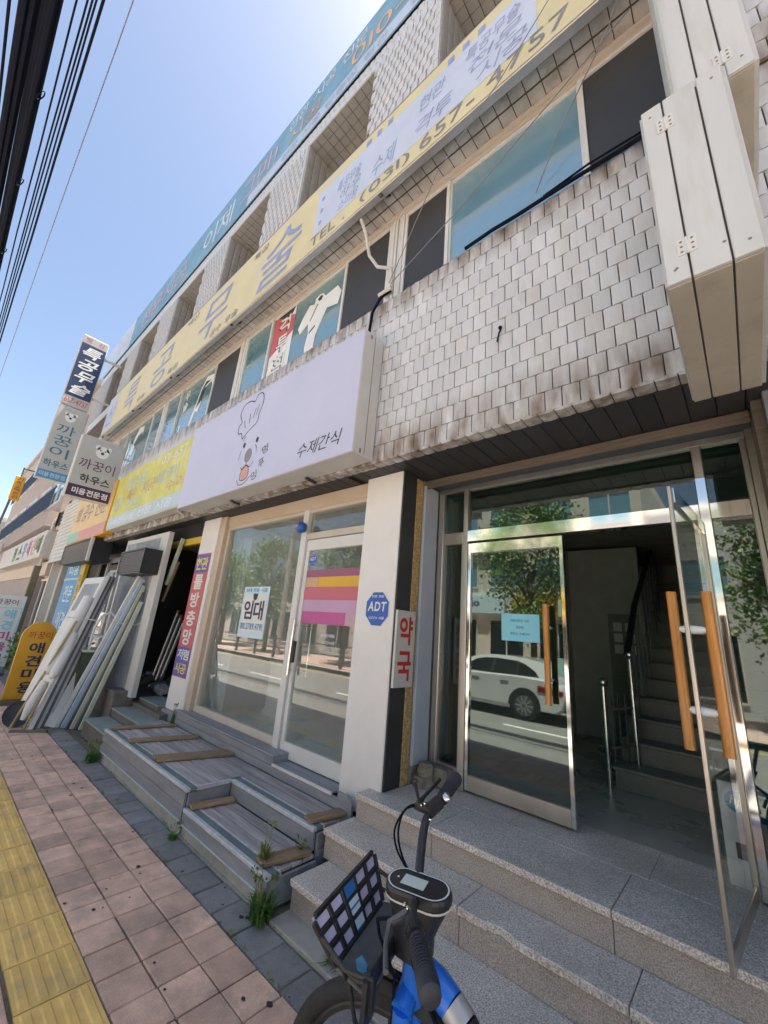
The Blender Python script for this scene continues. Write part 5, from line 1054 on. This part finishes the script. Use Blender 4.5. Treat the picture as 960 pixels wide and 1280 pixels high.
def dpan(s0, s1, t0, t1, d, nm, m):
    P = [dq(s0, t0), dq(s1, t0), dq(s1, t1), dq(s0, t1)]; mb = MB(); mb.pts([p+nn*d for p in P]+[p-nn*.02 for p in P], [(0,1,2,3),(7,6,5,4),(0,4,5,1),(1,5,6,2),(2,6,7,3),(3,7,4,0)]); build(mb, nm, m, dj)
dpan(0, 1, 0, .74, .012, 'door_panel', 'pole_white'); dpan(0, .12, .74, 1, .012, 'door_frame', 'alu_white'); dpan(.88, 1, .74, 1, .012, 'door_frame', 'alu_white'); dpan(.12, .88, .95, 1, .012, 'door_frame', 'alu_white'); dpan(.12, .88, .74, .95, .002, 'pane', 'panel_noisy')
def foam(lab, pts, rs): single(MB().tube(pts, .1, 10, True, rs), 'foam_roll', 'white', lab, 'foam', GJ, smooth=True)
foam('large white foam sheet roll with rounded lower end in the scrap pile', [(-7.28, 1.41, .66), (-7.29, 1.42, .70), (-7.32, 1.47, .9), (-7.42, 1.6, 1.4), (-7.5, 1.68, 1.72)], [.04, .075, .085, .08, .07])
foam('smaller white foam roll below the large one', [(-7.18, 1.46, .62), (-7.2, 1.47, .67), (-7.25, 1.53, .9), (-7.34, 1.6, 1.2)], [.03, .06, .065, .05])
foam('flattened white foam scrap near the foot of the bamboo pole', [(-7.2, 1.28, .12), (-7.2, 1.32, .3), (-7.22, 1.40, .58)], [.03, .06, .05])
single(MB().tube([(-7.33, 1.20, 0), (-7.26, 1.38, .7), (-7.2, 1.55, 1.38)], .017, 8), 'bamboo_pole', 'bamboo', 'long bamboo pole in front of the white foam rolls', 'pole', GJ, smooth=True)
single(MB().tube([(-7.12, 1.30, 0), (-7.14, 1.42, .55)], .015, 8), 'bamboo_pole', 'bamboo', 'short bamboo pole beside the white edged profile', 'pole', GJ, smooth=True)
single(MB().lathe((-7.45, 1.27, .14), [(0, 0), (.12, .0), (.16, .03), (.165, .035), (.12, .01), (0, .01)], 18, (.85, -.35, .35)), 'pan', 'black_plastic', 'round black pan leaning at the foot of the bamboo pole', 'pan', GJ, smooth=True)
single(MB().bar((-7.15, 1.18, .012), (-6.95, 1.52, .012), .07, .02), 'scrap_board', 'olive_wood', 'flat board lying on the paving in front of the scrap pile', 'board')
bn = thing('bin', 'dark green bin half hidden in the scrap pile', 'bin', (-7.45, 1.92, 0), GJ); build(MB().pts([(-7.62, 1.79, .0), (-7.3, 1.79, .0), (-7.3, 2.05, .0), (-7.62, 2.05, .0), (-7.66, 1.75, .95), (-7.26, 1.75, .95), (-7.26, 2.09, .95), (-7.66, 2.09, .95)], [(0,3,2,1),(4,5,6,7),(0,1,5,4),(1,2,6,5),(2,3,7,6),(3,0,4,7)]), 'bin_body', 'bin_green', bn); build(B(-7.68, -7.24, 1.73, 2.11, .951, .985), 'bin_lid', 'white_dirty', bn, bevel=.006)
chr_ = thing('plastic_chair', 'white plastic chair with hooped back stacked behind the poles', 'chair', (-7.4, 2.05, .985), GJ)
build(MB().tube([(-7.28, 1.80, 1.05), (-7.28, 1.81, 1.30), (-7.28, 1.86, 1.46), (-7.28, 1.96, 1.53), (-7.28, 2.06, 1.46), (-7.28, 2.11, 1.30), (-7.28, 2.12, 1.05)], .018, 8), 'backrest', 'white', chr_, smooth=True)
for yy in (1.88, 1.96, 2.04): build(MB().bar((-7.28, yy, 1.2), (-7.28, yy, 1.5), .03, .01), 'back_slat', 'white', chr_)
build(B(-7.62, -7.26, 1.79, 2.13, 1.16, 1.19), 'seat', 'white', chr_, bevel=.01)
for x, yy in ((-7.6, 1.81), (-7.6, 2.1), (-7.29, 1.81), (-7.29, 2.1)): build(B(x-.015, x+.015, yy-.015, yy+.015, .987, 1.158), 'leg', 'white', chr_)
single(MB().tube([(-7.3, 1.44, 1.42), (-7.2, 1.62, 1.41), (-7.05, 1.9, 1.40), (-6.85, 2.2, 1.38), (-6.72, 2.32, 1.46), (-6.60, 2.30, 1.50)], .006, 6), 'tie_wire', 'cable_white', 'white tie wire holding the scrap pile to the post', 'wire', smooth=True)
sg = thing('shutter_panel', 'corrugated grey metal shutter panel with white edge post at the store opening', 'panel', (-7.6, 2.3, .4))
rb_ = MB()
for i in range(22): x = -8.42+i*.073; rb_.pts([(x, 2.30, .4), (x+.02, 2.26, .4), (x+.045, 2.26, .4), (x+.073, 2.30, .4), (x, 2.30, 2.73), (x+.02, 2.26, 2.73), (x+.045, 2.26, 2.73), (x+.073, 2.30, 2.73)], [(0,1,5,4),(1,2,6,5),(2,3,7,6)])
build(rb_, 'corrugated_sheet', 'panel_noisy', sg, kind='stuff'); build(B(-6.81, -6.52, 2.255, 2.33, .43, 2.80), 'edge_post', 'white_dirty', sg, bevel=.004); build(B(-8.45, -6.81, 2.26, 2.33, 2.73, 2.80), 'top_rail', 'white_dirty', sg)
def louvre(name, label, x0, x1, y0, y1, z0, z1, n, m='black_plastic', fm='black_plastic'):
    o = thing(name, label, 'air conditioner', ((x0+x1)/2, y1, z0)); build(B(x0, x1, y0+.03, y1, z0, z1), 'housing', m, o, bevel=.008)
    build(MB().box(x0, x0+.03, y0, y0+.03, z0, z1).box(x1-.03, x1, y0, y0+.03, z0, z1).box(x0+.03, x1-.03, y0, y0+.03, z0, z0+.02).box(x0+.03, x1-.03, y0, y0+.03, z1-.02, z1), 'grille_frame', fm, o)
    for k in range(n): z = z0+.03+(z1-z0-.06)*(k+.5)/n; build(MB().bar((x0+.03, y0+.012, z), (x1-.03, y0+.012, z), .022, .006, (0, .6, .8)), 'slat', 'cable_grey', o)
    return o
louvre('outdoor_unit', 'black louvred air conditioner box mounted on the shutter panel', -7.68, -6.60, 2.0, 2.28, 2.12, 2.50, 12)
a1 = louvre('outdoor_unit', 'wide black louvred air conditioner box under the orange sign', -12.42, -9.98, 2.0, 2.4, 2.50, 2.965, 12); build(B(-9.979, -9.93, 1.985, 2.05, 2.48, 2.98), 'end_panel', 'white_dirty', a1, bevel=.01)
lean('timber', 'pole_green', 'pale timber sloping out of the dark store beside the shutter post', (-6.46, 2.45, 2.72), (-6.62, 2.42, 2.0), .05, .05, cat='timber'); lean('timber', 'olive_wood', 'thin pale stick below the sloping timber at the store opening', (-6.42, 2.45, 2.35), (-6.62, 2.42, 1.75), .03, .03, cat='timber')
for k, lab in enumerate(('grey ladder rail with red cap farthest inside the dark store', 'grey ladder rail with red cap between the other two rails', 'grey ladder rail with red cap nearest the banner pillar')):
    o = thing('ladder_rail', lab, 'ladder', (-7.62+.12*k, 2.96, .36), GJ); x = -7.75+.16*k; build(MB().bar((x-.02, 2.95, .37), (x+.1, 3.1, 1.60-.08*k), .06, .03), 'rail', 'alu_grey', o); build(MB().bar((x+.1, 3.1, 1.60-.08*k), (x+.105, 3.106, 1.65-.08*k), .065, .035), 'cap', 'red', o)
for k, (x, y, z, s, m, lab) in enumerate(((-7.25, 2.92, .45, .13, 'alu_grey', 'grey sack lying on the dark store floor beside the banner pillar'), (-7.0, 2.85, .43, .12, 'pole_white', 'pale sack propped on the store floor next to the grey sack'), (-7.6, 2.8, .50, .14, 'olive_wood', 'brown bundle on the store floor below the ladder rails'), (-8.0, 3.1, .5, .2, 'alu_dark', 'dark heap at the back of the store opening'))):
    mb = MB().ball((x, y, z), s, 7, .6)
    for v in mb.v: v += Vector((jit(.03), jit(.03), jit(.02)))
    for v in mb.v: v.z = max(v.z, .365)
    single(mb, 'sack', m, lab, 'sack', GJ, smooth=True)
# signboards on the pavement
yb = thing('standing_sign', 'arched orange yellow signboard with red and navy lettering behind the scrap pile', 'signboard', (-9.05, 1.49, 0))
arch = [(-.235, 0), (.235, 0), (.235, .95)]+[(.235*math.cos(t), .95+.26*math.sin(t)) for t in [PI*k/14 for k in range(1, 14)]]+[(-.235, .95)]
build(MB().prism(arch, (-9.0, 1.49, .07), Y, Z, .05), 'board', 'orange', yb, bevel=.004); build(B(-9.12, -8.93, 1.23, 1.75, 0, .068), 'foot', 'olive_wood', yb)
text('까꿍이', yb, 'red', (-8.998, 1.50, 1.06), Y, Z, .32, .12, .0); text('애견미용', yb, 'navy', (-8.998, 1.50, .55), Y, Z, .2, .82, .03, vertical=True)
bb = thing('standing_sign', 'white and pale blue signboard with blue and magenta lettering on a grey drum base', 'signboard', (-12.55, 1.3, 0))
build(B(-12.6, -12.52, .93, 1.63, .16, 1.70), 'board', 'white', bb, bevel=.01)
build(MB().box(-12.519, -12.516, .96, 1.60, 1.42, 1.43).box(-12.519, -12.516, .96, .97, .25, 1.42).box(-12.519, -12.516, 1.59, 1.60, .25, 1.42).box(-12.519, -12.516, .97, 1.59, .25, .26), 'border', 'sky_print', bb)
text('애견', bb, 'sky_print', (-12.514, 1.42, 1.17), Y, Z, .20, .48, .05, vertical=True); text('미용', bb, 'magenta', (-12.514, 1.42, .70), Y, Z, .20, .46, .05, vertical=True); text('전문', bb, 'ink', (-12.514, 1.42, .35), Y, Z, .18, .18, .03); text('까꿍이', bb, 'purple', (-12.514, 1.30, 1.55), Y, Z, .4, .12, .0); text('✿✿', bb, 'sky_print', (-12.514, 1.1, 1.1), Y, Z, .16, .3, .0, vertical=True); text('하우스', bb, 'teal', (-12.514, 1.1, .62), Y, Z, .16, .45, .02, vertical=True)
build(MB().lathe((-12.56, 1.35, 0), [(0, 0), (.30, .0), (.32, .05), (.27, .14), (.1, .165), (0, .165)], 18), 'drum_base', 'concrete', bb, smooth=True)
single(B(-13.68, -13.54, 1.70, 1.84, 0, 2.5), 'timber_post', 'olive_wood', 'dark square timber post behind the white and blue signboard', 'post', bevel=.008)
pot = thing('potted_plant', 'leafy green plant between the two pavement signboards', 'plant', (-11.2, 1.75, 0)); build(MB().lathe((-11.2, 1.75, 0), [(0, 0), (.14, 0), (.18, .3), (.16, .3), (0, .28)], 14), 'pot', 'stepdark', pot, smooth=True); lf = MB()
for i in range(420):
    p = Vector((-11.2+random.gauss(0, .17), 1.75+random.gauss(0, .17), .62+random.gauss(0, .20))); a = Vector((jit(1), jit(1), jit(1))).normalized()*.045; b_ = a.orthogonal().normalized()*.028; lf.quad(p-a, p-b_, p+a, p+b_)
build(lf, 'leaves', 'leaf', pot, kind='stuff')
# shop fronts at the far end of the building
pc = thing('poster_column', 'blue and yellow poster panel beside the dark doorway under the wide air conditioner', 'poster', (-12, 2.3, 0)); build(B(-12.85, -11.4, 2.27, 2.32, .25, 2.62), 'blue_panel', 'poster_blue', pc); build(B(-11.4, -11.05, 2.25, 2.32, .25, 2.62), 'yellow_panel', 'gold', pc); build(B(-12.85, -11.4, 2.262, 2.2695, 2.17, 2.21), 'frame_bar', 'alu_grey', pc)
for s, x, z, w, h in (('미용', -12.1, 2.40, .9, .24), ('전문', -12.1, 1.85, .8, .4), ('애견', -12.1, 1.25, .8, .4)): text(s, pc, 'sky_pale', (x, 2.265, z), X, Z, w, h, .03)
text('미용전문점', pc, 'ink', (-11.22, 2.247, 1.7), X, Z, .2, 1.2, .0, vertical=True)
sh = thing('dark_doorway', 'dark shop doorway with grey metal frame left of the scrap pile', 'doorway', (-10.1, 2.5, 0)); build(MB().box(-10.95, -10.87, 2.45, 2.52, 0, 2.6).box(-9.45, -9.37, 2.45, 2.52, 0, 2.6).box(-10.87, -9.45, 2.45, 2.52, 2.52, 2.6).box(-10.2, -10.14, 2.45, 2.52, 0, 2.52), 'frame', 'alu_grey', sh); build(B(-10.87, -9.45, 2.48, 2.486, 0, 2.52), 'pane', 'dark_glass', sh); build(B(-9.98, -9.55, 2.44, 2.478, 1.5, 2.3), 'panel', 'panel_noisy', sh)
sdg = thing('siding_panel', 'white horizontal lap siding at the far end of the facade', 'siding', (-14, 2.2, 2.72))
for k in range(16): build(MB().pts([(-15.3, 2.17, 2.72+.112*k), (-12.56, 2.17, 2.72+.112*k), (-12.56, 2.195, 2.72+.112*(k+1)), (-15.3, 2.195, 2.72+.112*(k+1)), (-15.3, 2.215, 2.72+.112*k), (-12.56, 2.215, 2.72+.112*k)], [(0,1,2,3),(0,4,5,1)]), 'siding_board', 'siding', sdg)
# ------------------------------------------------------------------ neighbouring buildings down the street
def facade_block(name, label, x0, x1, y0, y1, h, m, bands, side=1, group='buildings across the street', storefront=None, cat='building'):
    """bands: (z0, z1, n, window material); windows on the street face (side=1: face at y0, -1: face at y1)"""
    o = thing(name, label, cat, ((x0+x1)/2, (y0+y1)/2, 0), group); build(B(x0, x1, y0, y1, -.2, h), 'wall', m, o)
    build(B(x0-.08, x1+.08, y0-.1, y1+.1, h, h+.25), 'roof_edge', m, o)
    yf = y0 if side == 1 else y1; s = -side
    for z0, z1, n, wm in bands:
        W_ = (x1-x0)/n
        for k in range(n):
            a, b = x0+W_*(k+.14), x0+W_*(k+.86); f = build(MB().box(a, b, yf, yf+s*.05, z0, z0+.06).box(a, b, yf, yf+s*.05, z1-.06, z1).box(a, a+.05, yf, yf+s*.05, z0+.06, z1-.06).box(b-.05, b, yf, yf+s*.05, z0+.06, z1-.06).box((a+b)/2-.025, (a+b)/2+.025, yf, yf+s*.05, z0+.06, z1-.06), 'window', 'alu_white', o)
            build(B(a+.04, b-.04, yf+s*.004, yf+s*.02, z0+.05, z1-.05), 'pane', wm, f)
    return o
n1 = facade_block('neighbour_building', 'pinkish grey neighbour building with two rows of barred windows', -34, -16.6, 2.25, 12, 9.3, 'far_pink', ((4.95, 6.0, 6, 'film_blue'), (7.3, 8.3, 6, 'film_blue')), group='buildings along this side of the street')
for z0, z1 in ((4.9, 5.6), (7.25, 7.9)):
    rl_ = MB()
    for i in range(70): rl_.box(-33.5+i*.22, -33.47+i*.22, 2.12, 2.15, z0, z1)
    rl_.box(-33.6, -18, 2.11, 2.16, z1, z1+.05); build(rl_, 'window_bars', 'rail_blue', n1, kind='stuff')
build(B(-34, -16.6, 2.0, 2.3, 4.0, 4.5), 'ledge', 'far_pink', n1)
nl = facade_block('low_shop', 'low cream shop with colourful letter sign beyond the siding', -27, -15.35, 2.4, 2.9, 3.9, 'cream', ((.5, 2.3, 6, 'dark_glass'),), group='buildings along this side of the street')
ls = build(B(-26, -15.8, 2.0, 2.38, 2.92, 3.75), 'sign_box', 'white_dirty', nl)
for ch, x, m in (('애', -16.5, 'leaf'), ('견', -17.4, 'coral'), ('하', -18.3, 'magenta'), ('우', -19.3, 'board_blue'), ('스', -20.3, 'ink'), ('점', -21.6, 'leaf')): text(ch, nl, m, (x, 1.99, 3.34), X, Z, .75, .58, .03)
build(B(-27, -15.35, 2.2, 2.4, 2.38, 2.78), 'fascia', 'cream', nl)
build(MB().box(-16.3, -15.6, 2.25, 2.40, 4.0, 4.45), 'vent_hood', 'dark_room', n1)
build(MB().tube([(-16.2, 2.15, 4.2), (-16.2, 2.15, 2.6)], .04, 8), 'drain_pipe', 'white_dirty', nl)
cs_ = proj('projecting_sign', 'narrow orange projecting sign with black vertical lettering in the distance', -20, 1.14, 1.43, 5.18, 6.12, 'orange', 'orange'); ptext(cs_, '기독교백화점', 'ink', -20, 1.285, 5.65, .16, .85, .0, 0, True)
build(MB().bar((-20.08, 1.28, 6.12), (-20.08, 1.28, 6.5), .04, .04).bar((-20.08, 1.28, 6.45), (-20.08, 2.3, 6.45), .04, .04).bar((-20.08, 1.1, 3.2), (-20.08, 1.2, 5.2), .07, .07), 'bracket', 'alu_dark', cs_)
facade_block('distant_building', 'grey distant building closing the street at the edge of the picture', -60, -36, 1.5, 10, 6.5, 'far_grey', ((3.8, 5.2, 8, 'film_blue'), (.6, 2.6, 8, 'dark_glass')), group='buildings along this side of the street')
ds = proj('projecting_sign', 'white shop sign far down the street with small dark lettering', -27.5, .2, 2.0, 3.2, 4.3, 'white'); ptext(ds, '미스시우', 'ink', -27.5, 1.25, 3.6, 1.1, .3, .015); ptext(ds, '전문점', 'board_blue', -27.5, 1.3, 4.05, .8, .14, 0)
# ------------------------------------------------------------------ the other side of the street (seen in the glass)
o1_ = facade_block('opposite_building', 'cream three storey building with white sign opposite the entrance', -13.5, -2.5, -20, -11.2, 8.6, 'far_wall', ((3.9, 5.2, 5, 'film_blue'), (6.4, 7.7, 5, 'film_blue'), (.3, 2.5, 5, 'dark_glass')), -1)
build(B(-10.4, -8.1, -11.19, -11.0, 5.5, 6.1), 'sign_box', 'white', o1_); build(B(-13, -8.0, -11.19, -10.95, 2.75, 3.55), 'sign_box', 'sky_pale', o1_); build(B(-7.6, -3.2, -11.19, -10.95, 2.75, 3.55), 'sign_box', 'gold', o1_)
text('전문 시공 현관', o1_, 'ink', (-9.25, -10.99, 5.8), -X, Z, 1.9, .24, .0); text('간식', o1_, 'red', (-5.2, -10.94, 3.15), -X, Z, 1.2, .5, .03); text('애견 미용', o1_, 'ink', (-10.5, -10.94, 3.15), -X, Z, 2.6, .3, .015)
facade_block('opposite_building', 'grey two storey building opposite the blade signs', -2.3, 14, -20, -11.5, 6.6, 'far_grey', ((3.6, 5.0, 7, 'film_blue'), (.3, 2.4, 7, 'dark_glass')), -1)
facade_block('opposite_building', 'long low shop row opposite the vacant shop', -60, -13.8, -18, -11.4, 3.4, 'far_wall', ((.4, 2.4, 16, 'dark_glass'),), -1)
LM = None
def tree(label, x, y, h, r, seed):
    global LM
    o = thing('street_tree', label, 'tree', (x, y, -.03), 'trees across the street'); rnd = random.Random(seed); tk = MB(); tk.tube([(x, y, -.03), (x+.04, y, h*.3), (x-.03, y+.04, h*.62)], .12, 9, True, [.14, .10, .06]); ends = []
    for k in range(9):
        a = k*2.4+rnd.random(); z0 = h*(.3+.035*k); e = Vector((x+math.cos(a)*r*.75, y+math.sin(a)*r*.75, z0+h*.2+rnd.random()*h*.15)); tk.tube([(x, y, z0), (Vector((x, y, z0))+e)/2+Z*.15, e], .04, 6, True, [.045, .03, .012]); ends.append(e)
    build(tk, 'trunk', 'bark', o, smooth=True)
    if LM is None:
        lf = MB(); cl = []
        for k in range(46):
            t = rnd.random()*2*PI; zz = rnd.uniform(-.85, 1.0); rr = math.sqrt(max(.05, 1-zz*zz*.9))*rnd.uniform(.35, 1.0); cl.append(Vector((math.cos(t)*rr, math.sin(t)*rr, zz)))
        for c in cl:
            for j in range(190):
                p = c+Vector((rnd.gauss(0, .17), rnd.gauss(0, .17), rnd.gauss(0, .14))); a = Vector((rnd.uniform(-1, 1), rnd.uniform(-1, 1), rnd.uniform(-.6, .6))).normalized()*.04*rnd.uniform(.45, 1.15); b_ = a.cross(Vector((rnd.uniform(-1, 1), rnd.uniform(-1, 1), 1))).normalized()*a.length*.75; lf.quad(p-a, p-b_, p+a, p+b_)
        LM = lf.mesh('crown', 'tree_leaf')
    c = piece(LM, 'crown', o, (x, y, h*.66), (0, 0, seed*1.3), (r, r, h*.36)); return o
tree('leafy green street tree opposite the glass entrance', -5.7, -8.3, 6.6, 1.75, 1); tree('leafy green street tree opposite the shop door', -14.2, -8.2, 6.0, 1.7, 2); tree('leafy green street tree beside the utility pole', -20.6, -8.2, 5.9, 1.9, 3); tree('leafy green street tree opposite the far end of the facade', -26.0, -8.3, 5.6, 2.2, 4); tree('leafy green street tree opposite the open door', 1.2, -8.3, 6.4, 1.8, 5)
up_ = thing('utility_pole', 'concrete utility pole with transformer across the street', 'pole', (-18.9, -7.9, 0)); build(MB().tube([(-18.9, -7.9, -.03), (-18.9, -7.9, 9.5)], .16, 12, True, [.17, .11]), 'pole', 'concrete', up_, smooth=True); build(MB().tube([(-18.45, -7.9, 6.2), (-18.45, -7.9, 7.1)], .26, 14), 'transformer', 'alu_grey', up_, smooth=True); build(MB().bar((-20, -7.9, 8.2), (-17.8, -7.9, 8.2), .08, .08).bar((-19.8, -7.9, 7.5), (-18, -7.9, 7.5), .08, .08), 'crossarm', 'alu_dark', up_)
for k, (x, lab) in enumerate(((-21.0, 'first'), (-19.2, 'second'), (-17.5, 'third'), (-16.0, 'fourth'), (-12.7, 'fifth'), (-11.1, 'sixth'))):
    g = thing('guard_post', f'black roadside guard post across the street, {lab} from the far end', 'post', (x, -6.75, -.03), 'guard posts across the street'); build(MB().tube([(x, -6.75, -.03), (x, -6.75, 1.0)], .07, 10), 'post', 'black_plastic', g, smooth=True); build(MB().lathe((x, -6.75, 1.0), [(.07, 0), (.06, .04), (0, .06)], 10), 'cap', 'black_plastic', g, smooth=True)
gr = thing('guard_rail', 'black guard rail linking the posts across the street', 'rail', (-16, -6.75, 0)); 
for z in (.45, .85): build(MB().tube([(-24, -6.75, z), (-10, -6.75, z)], .025, 8), 'rail', 'black_plastic', gr, smooth=True)
# parked white estate car, seen in the door glass
cr = thing('parked_car', 'white estate car parked on the road, mirrored in the entrance door', 'car', (-5.45, -5.0, -.18)); CX, CY0, CZ = -3.35, -4.12, -.18
def cp_(d, z, y): return (CX-d, CY0-y, CZ+z)       # d behind-to-front distance, y across from the near side
low = [(0.06, .36), (.0, .50), (.01, .66), (.05, .80), (.13, .90), (.26, .955), (1.2, .985), (2.9, .93), (3.9, .84), (4.2, .68), (4.25, .42), (4.05, .26), (.2, .26)]
W_ = 1.72; cb = MB(); n = len(low)
L0 = [cp_(d, z, .05) for d, z in low]; L1 = [cp_(d, z, W_-.05) for d, z in low]; M0 = [cp_(2.1+(d-2.1)*.985, .55+(z-.55)*.93, 0) for d, z in low]; M1 = [cp_(2.1+(d-2.1)*.985, .55+(z-.55)*.93, W_) for d, z in low]
cb.pts(L0+L1+M0+M1, [(i, (i+1) % n, n+(i+1) % n, n+i) for i in range(n)]+[(i, (i+1) % n, 2*n+(i+1) % n, 2*n+i) for i in range(n)]+[(n+i, n+(i+1) % n, 3*n+(i+1) % n, 3*n+i) for i in range(n)]+[tuple(2*n+i for i in range(n)), tuple(3*n+i for i in range(n))])
build(cb, 'body', 'car_white', cr, smooth=True)
gb = [(.14, .92), (.24, 1.10), (.42, 1.28), (.62, 1.345), (.95, 1.395), (1.4, 1.42), (1.85, 1.415), (2.2, 1.38), (2.45, 1.31), (3.05, .93)]
g0_ = [cp_(d, z, .06+(z-.9)*.42) for d, z in gb]; g1_ = [cp_(d, z, W_-.06-(z-.9)*.42) for d, z in gb]; m_ = len(gb)
build(MB().pts(g0_+g1_, [(i, i+1, m_+i+1, m_+i) for i in range(m_-1)]+[tuple(range(m_)), tuple(m_+i for i in reversed(range(m_)))]), 'cabin', 'car_white', cr, smooth=True)
def sidew(pts, nm, m, e=.008):
    for fl_ in (0, 1):
        mb = MB(); mb.quad(*[cp_(d, z, (.06+(z-.9)*.42-e) if fl_ == 0 else (W_-.06-(z-.9)*.42+e)) for d, z in pts]); build(mb, nm, m, cr)
sidew([(.60, 1.0), (.72, 1.12), (.98, 1.26), (1.25, 1.32), (1.7, 1.335), (2.05, 1.32), (2.30, 1.27), (2.85, .97), (1.6, .975)], 'side_window', 'car_glass'); sidew([(1.14, .985), (1.20, .985), (1.20, 1.325), (1.14, 1.31)], 'window_pillar', 'black_plastic', .011); sidew([(1.80, .98), (1.86, .98), (1.80, 1.34), (1.74, 1.34)], 'window_pillar', 'black_plastic', .011)
build(MB().quad(cp_(.17, .95, .2), cp_(.17, .95, W_-.2), cp_(.385, 1.25, W_-.3), cp_(.385, 1.25, .3)), 'rear_window', 'car_glass', cr); build(MB().quad(cp_(2.98, .97, .15), cp_(2.98, .97, W_-.15), cp_(2.40, 1.34, W_-.3), cp_(2.40, 1.34, .3)), 'windscreen', 'car_glass', cr)
for s in (0, 1):
    y = -.004 if s == 0 else W_+.004; y2 = .25 if s == 0 else W_-.25
    for d in (.95, 3.45):
        w_ = build(MB().tube([cp_(d, .33, y+(.01 if s == 0 else -.01)), cp_(d, .33, y2)], .33, 24), 'wheel', 'rubber', cr, smooth=True); build(MB().lathe(cp_(d, .33, y-(.004 if s == 0 else -.004)), [(0, .02), (.05, .02), (.20, .006), (.235, 0)], 20, (0, 1 if s == 0 else -1, 0)), 'rim', 'alu_dark', w_, smooth=True)
        spk = MB()
        for k in range(10): t = 2*PI*k/10; spk.bar(cp_(d+.05*math.cos(t), .33+.05*math.sin(t), y-.02+s*.04), cp_(d+.22*math.cos(t), .33+.22*math.sin(t), y-.008+s*.016), .03, .012, (0, 1, 0))
        build(spk, 'spoke', 'alu_grey', w_, kind='stuff')
    build(MB().bar(cp_(.03, .70, .02 if s == 0 else W_-.02), cp_(.62, .76, .0 if s == 0 else W_), .05, .14), 'tail_light', 'tail_red', cr, bevel=.02)
    for d in (.95, 3.45): build(MB().prism([(.40*math.cos(t_), max(-.12, .40*math.sin(t_))) for t_ in [2*PI*k/26 for k in range(26)]], cp_(d, .33, -.0025 if s == 0 else W_+.0025), (-1, 0, 0) if s == 0 else (1, 0, 0), Z, .002) if s else MB().prism([(.40*math.cos(t_), max(-.12, .40*math.sin(t_))) for t_ in [2*PI*k/26 for k in range(26)]], cp_(d, .33, -.0025), (-1, 0, 0), Z, .002), 'wheel_arch', 'black_plastic', cr)
    for d in (1.45, 2.25): build(MB().bar(cp_(d-.11, .82, y), cp_(d+.11, .82, y), .03, .03), 'door_handle', 'steel_rail', cr, bevel=.008)
    build(B(CX-3.1, CX-1.3, CY0-y-.01, CY0-y+.01, CZ+.24, CZ+.32), 'sill_trim', 'steel_rail', cr)
build(MB().bar(cp_(-.02, .36, .1), cp_(-.02, .36, W_-.1), .08, .16), 'rear_bumper', 'black_plastic', cr, bevel=.03)
set_lettering()
